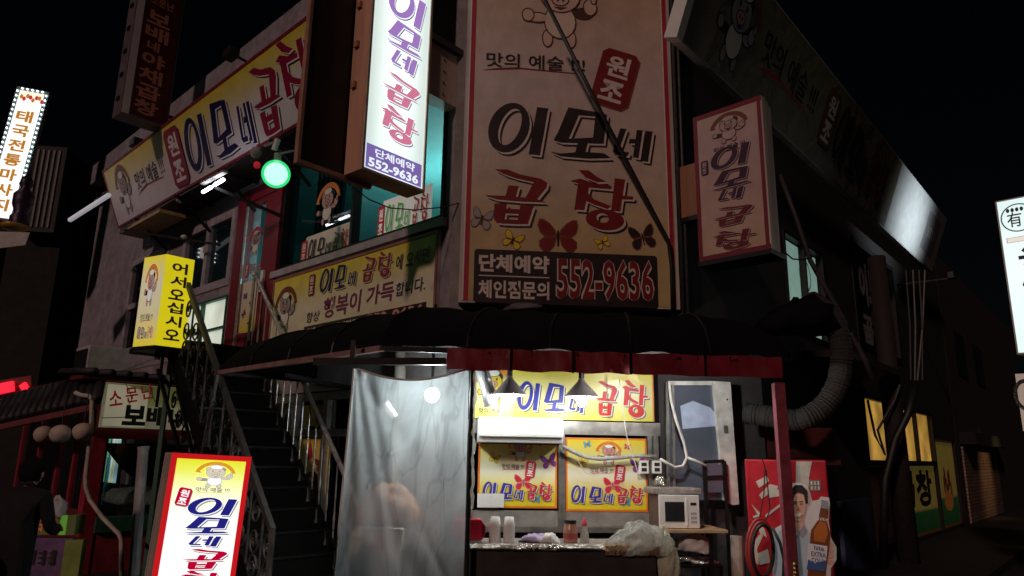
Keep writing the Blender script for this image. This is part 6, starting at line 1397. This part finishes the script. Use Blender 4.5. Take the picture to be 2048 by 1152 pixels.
g = MB(); g.rect(R, 11.95, .25, 14.1, 2.05, -.06, 0); g.box(R, 11.9, 14.2, .2, 2.1, -.12, -.065, PI['brown']); g.obj('print_sheet', PA, ap2)
g = MB()
for i in range(7): g.poly(R, ell(12.7+.12*i, 1.1+.2*math.sin(i*1.7), .1, .22, 8), -.056, PI['red'] if i % 2 else PI['brown'])
g.poly(R, ell(13.0, .75, .5, .22, 14), -.054, PI['orange']); g.obj('dish_print', PA, ap2)
lp = thing('dark_lower_poster', 'dim brown poster in the ground floor window nearest the awning', 'poster', R.w(7.4, .3, -.05))
g = MB(); g.box(R, 6.5, 8.3, .25, 1.52, -.12, -.065); g.obj('print_sheet', mat('brown_poster', (.12, .07, .04), .6), lp)
g = MB(); marks(g, R, 7.2, .6, .8, .75, -.06, 0, 1, 4); g.obj('lettering', M['rubber'], lp)
window(R, 6.6, 9.6, 3.5, 5.5, M['iron'], M['glassD'], cols=2, fw=.1, label='dim upstairs alley window with faint grey lettering')
g = MB(); g.box(R, 6.6, 9.6, 3.5, 5.5, -.5, -.45); o = g.obj('window_backing', mat('dim_board', (.10, .10, .11), .6), bld)
wl = thing('window_lettering', 'faint grey lettering on the dim upstairs alley window', 'lettering', R.w(8, 3.6, .03))
PG = palette('faint', 0, None, {'grey': (.32, .31, .32)})
g = MB(); txt(g, R, '이모', 6.9, 4.3, 1.2, .8, .026, PI['grey'], .05); txt(g, R, '네', 8.3, 3.9, .8, .8, .026, PI['grey'], .05); txt(g, R, '곱창', 6.9, 3.6, 1.3, .55, .026, PI['grey'], .05); g.obj('letters', PG, wl)
# glowing panel standing in for the right edge sign's reflection in this window
o = window(R, 3.3, 5.0, 3.3, 4.75, M['iron'], M['glassA'], cols=2, fw=.05, label='upstairs alley window with a pale imitated sign reflection')
pg = thing('window_reflection_panel', 'pale green glowing panel imitating a sign reflection in the upstairs alley window', 'sign', R.w(4.3, 3.3, -.3))
BG_g = gradient('pale_reflection', [(0, (.45, .72, .68)), (1, (.38, .62, .60))], lit=.5); PGl = palette('pale', .5, BG_g, {'dark': (.10, .18, .18), 'grey': (.2, .3, .3)})
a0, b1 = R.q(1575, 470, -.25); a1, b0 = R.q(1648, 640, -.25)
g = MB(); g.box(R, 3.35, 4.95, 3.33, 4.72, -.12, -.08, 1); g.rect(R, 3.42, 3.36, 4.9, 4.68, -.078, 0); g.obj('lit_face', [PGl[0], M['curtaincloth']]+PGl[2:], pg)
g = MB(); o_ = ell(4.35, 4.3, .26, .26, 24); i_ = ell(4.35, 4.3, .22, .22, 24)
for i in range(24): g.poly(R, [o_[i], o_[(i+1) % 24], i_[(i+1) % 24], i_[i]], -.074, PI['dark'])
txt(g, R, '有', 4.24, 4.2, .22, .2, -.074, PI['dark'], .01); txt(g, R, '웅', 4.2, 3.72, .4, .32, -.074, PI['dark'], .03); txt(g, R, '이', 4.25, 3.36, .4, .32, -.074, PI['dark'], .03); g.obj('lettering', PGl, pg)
# lower blue poster & box on alley
g = MB(); a0, b1 = R.q(1685, 1003, .1); a1 = R.q(1745, 1003, .1)[0]; g.box(R, a0, a1, .12, b1, .02, .08); g.obj('blue_poster', mat('blue_print', (.05, .07, .15), .5, var=.6, scale=3), label='dim blue poster board leaning under the dark alley wall', cat='poster')
g = MB(); g.box(R, 3.2, 6.3, 2.9, 3.0, .02, .7); g.obj('dark_ledge', M['blackwall'], label='black ledge over the ground floor of the alley wall', cat='canopy')
# utility pole and cables
up_ = thing('utility_pole', 'black utility pole with bundled cables standing in the alley', 'pole', (*W(1805, 1000, 11.5)[:2], 0))
pb = W(1805, 1000, 11.5); g = MB(); g.tube([(pb[0], pb[1], 0), (pb[0]-.02, pb[1], 4.9)], [.16, .14], 14); g.obj('shaft', mat('pole_brown', (.02, .015, .013), .8, bump=.5), up_, smooth=True)
for i, (x0, x1) in enumerate(((1812, 1822), (1826, 1830), (1838, 1845), (1850, 1835))):
    g = MB(); g.tube([W(x0, 540, 11.2), W((x0+x1)/2+3, 650, 11.2), W(x1, 760, 11.2)], .016, 5); g.obj('cable', M['greyiron'] if i % 2 else M['rubber'], up_)
g = MB(); g.tube([W(x, y, 11.2) for x, y in ((1735, 800), (1750, 870), (1770, 910), (1755, 860), (1790, 800), (1800, 770))], .02, 5); g.obj('loose_cable', M['rubber'], up_)
g = MB(); g.tube([W(x, y, 10.8) for x, y in ((1830, 770), (1815, 830), (1790, 880), (1770, 960), (1765, 1150))], .06, 8); g.obj('bent_pipe', M['rubber'], up_, smooth=True)
# cables
g = MB(); p0_ = world(F, 1080, -20, .75); p1_ = world(F, 1337, 483, .22); g.tube([p0_, p0_*.5+p1_*.5-Z*.03, p1_, world(F, 1343, 530, .18), world(F, 1346, 640, .18)], .020, 8); g.obj('black_cable', M['rubber'], label='thick black cable slanting down across the tall corner signboard', cat='cable', smooth=True)
g = MB(); g.tube([W(x, y, 6.8) for x, y in ((1560, 350), (1590, 430), (1620, 520), (1670, 610), (1730, 720), (1745, 760))], .025, 8); g.obj('sloping_conduit', mat('conduit', (.035, .03, .03), .6), label='dull sloping conduit running down behind the right box sign', cat='conduit', smooth=True)
g = MB(); g.tube([world(LR, x, y, .02) for x, y in ((690, 355), (705, 375), (740, 400), (780, 416), (830, 420), (880, 415), (925, 405))], .006, 5); g.obj('sagging_wire', M['rubber'], label='thin black wire sagging below the lit tower sign', cat='wire')
g = MB(); g.tube([W(x, y, 6.6) for x, y in ((1570, 505), (1585, 518), (1605, 520), (1628, 512))], .008, 5); g.obj('short_wire', M['rubber'], label='short black wire sagging beside the alley window with the pale reflection', cat='wire')
g = MB(); g.tube([F.w(1.19, 2.4, .05), F.w(1.20, 7.2, .05)], .035, 10); g.tube([F.w(1.27, 2.4, .03), F.w(1.28, 7.2, .03)], .015, 8); g.obj('corner_downpipe', M['greyiron'], label='dull grey downpipe right of the tall corner signboard', cat='pipe', smooth=True)
g = MB(); g.tube([(-20, 30, 14), (2, 24, 11.5), (30, 22, 12)], .02, 4); g.obj('overhead_wire', M['rubber'], label='overhead wire high in the night sky', cat='wire')
# neighbour beyond: dark block with shutter
nbk = thing('alley_building', 'dark building at the end of the alley with a rolling shutter', 'building', R.w(18, 0, 0))
g = MB(); g.box(R, 14.6, 30, 0, 7.0, -5, -.02); g.obj('wall', mat('soot_brick', (.02, .014, .013), .9, bump=.5, scale=5), nbk)
for i in range(22):
    g = MB(); z = .15+i*.085; g.prism(PL(R.w(15.0, 0, 0), R.X), [(0, z), (5.6, z), (5.6, z+.075), (0, z+.075)], -.01, .03); g.obj('shutter_slat', mat('shutter%d' % i, (.34+.02*(i % 3), .25, .19), .45, .4, dirt=.5) if i < 3 else bpy.data.materials['shutter%d' % (i % 3)], nbk)
g = MB(); g.box(R, 14.9, 20.8, 2.05, 2.35, -.01, .35); g.obj('shutter_box', M['blackwall'], nbk)
for i in range(2):
    g = MB(); g.box(R, 16+i*3, 17.4+i*3, 3.9, 5.1, -.015, .01); g.obj('window', M['glassD'], nbk)
sc_ = bpy.data.lights.new('alley_street_lamp', 'SPOT'); sc_.energy = 170; sc_.color = (1, .6, .3); sc_.spot_size = math.radians(44); sc_.spot_blend = 1; sc_.shadow_soft_size = .1
so_ = bpy.data.objects.new('alley_street_lamp', sc_); COL.objects.link(so_); p0 = R.w(18.6, 3.4, 3.0); so_.location = tuple(p0); so_.rotation_euler = (Vector(tuple(p0))-Vector(tuple(R.w(18.2, 1.2, 0)))).to_track_quat('Z', 'Y').to_euler()
# right side building and its lit signs
RW = PL((*W(2052, 600, 9.0)[:2], 0), R.X)
rbg = thing('right_building', 'dark building on the right side of the alley outside the lit signs', 'building', RW.w(3, 0, 0))
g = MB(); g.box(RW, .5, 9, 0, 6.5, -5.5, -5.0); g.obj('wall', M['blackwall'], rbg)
RS = PL((*W(2016, 560, 9.0)[:2], 0), L.X); A0, B1 = RS.q(1994, 405); _, B0 = RS.q(2030, 706); A0 = 0
BG_q = gradient('right_lit_print', [(0, (.75, .95, .93)), (.5, (.85, 1, 1)), (1, (.7, .9, .9))], lit=.95, grime=.04); PQ = palette('right_lit', .9, BG_q, {'dark': (.015, .02, .02), 'pink': (.6, .3, .3)})
rl_ = thing('right_edge_lightbox', 'lit white vertical box sign with a circular emblem at the right edge', 'sign', RS.w(.4, B0, 0))
g = MB(); g.box(RS, -.02, 1.0, B0-.02, B1+.02, -.2, -.003); g.obj('casing', M['signside'], rl_)
g = MB(); g.rect(RS, 0, B0, .98, B1, .002, 0); g.obj('lit_face', PQ, rl_)
g = MB(); cx_, cy_ = RS.q(2036, 435); o_ = ell(cx_, cy_, .19, .19, 28); i_ = ell(cx_, cy_, .175, .175, 28)
for i in range(28): g.poly(RS, [o_[i], o_[(i+1) % 28], i_[(i+1) % 28], i_[i]], .005, PI['dark'])
txt(g, RS, '有', cx_-.12, cy_-.12, .16, .2, .005, PI['dark'], .01)
for i in range(5): g.poly(RS, ell(cx_-.1+.05*i, cy_+.11, .02, .03, 8), .005, PI['dark'])
g.obj('emblem', PQ, rl_)
g = MB(); x_a, y_a = RS.q(2013, 480); g.rect(RS, x_a, y_a-.05, .9, y_a+.02, .004, PI['pink']); g.rect(RS, x_a+.01, y_a-.043, .89, y_a+.013, .006, PI['white']); g.obj('small_caption', PQ, rl_)
g = MB()
for i, ch in enumerate('웅이네'): txt(g, RS, ch, x_a+.1, y_a-.42-.38*i, .42, .32, .005, PI['dark'], .04)
g.obj('lettering', PQ, rl_)
rr_ = thing('round_logo_sign', 'cream sign with a dark ring cut off by the right edge', 'sign', W(2044, 890, 9.2))
RQ = PL((*W(2030, 800, 9.2)[:2], 0), L.X)
PZ = palette('ringsign', .12, emit('cream_dim', (.75, .62, .5), .22, base=(.6, .5, .4)), {'dark': (.02, .015, .01)})
A0, B1 = RQ.q(2030, 748); _, B0 = RQ.q(2038, 862); g = MB(); g.box(RQ, A0, A0+.6, B0, B1, -.1, 0); g.obj('board', PZ[0], rr_)
cx_, cy_ = RQ.q(2052, 790); o_ = ell(cx_, cy_, .13, .20, 24); i_ = ell(cx_, cy_, .09, .15, 24); g = MB()
for i in range(24): g.poly(RQ, [o_[i], o_[(i+1) % 24], i_[(i+1) % 24], i_[i]], .004, PI['dark'])
g.obj('ring', PZ, rr_)
g = MB(); g.bar(RQ.w(.3, B0, -.05), RQ.w(.3, 0, -.05), .06); g.obj('post', M['iron'], rr_)
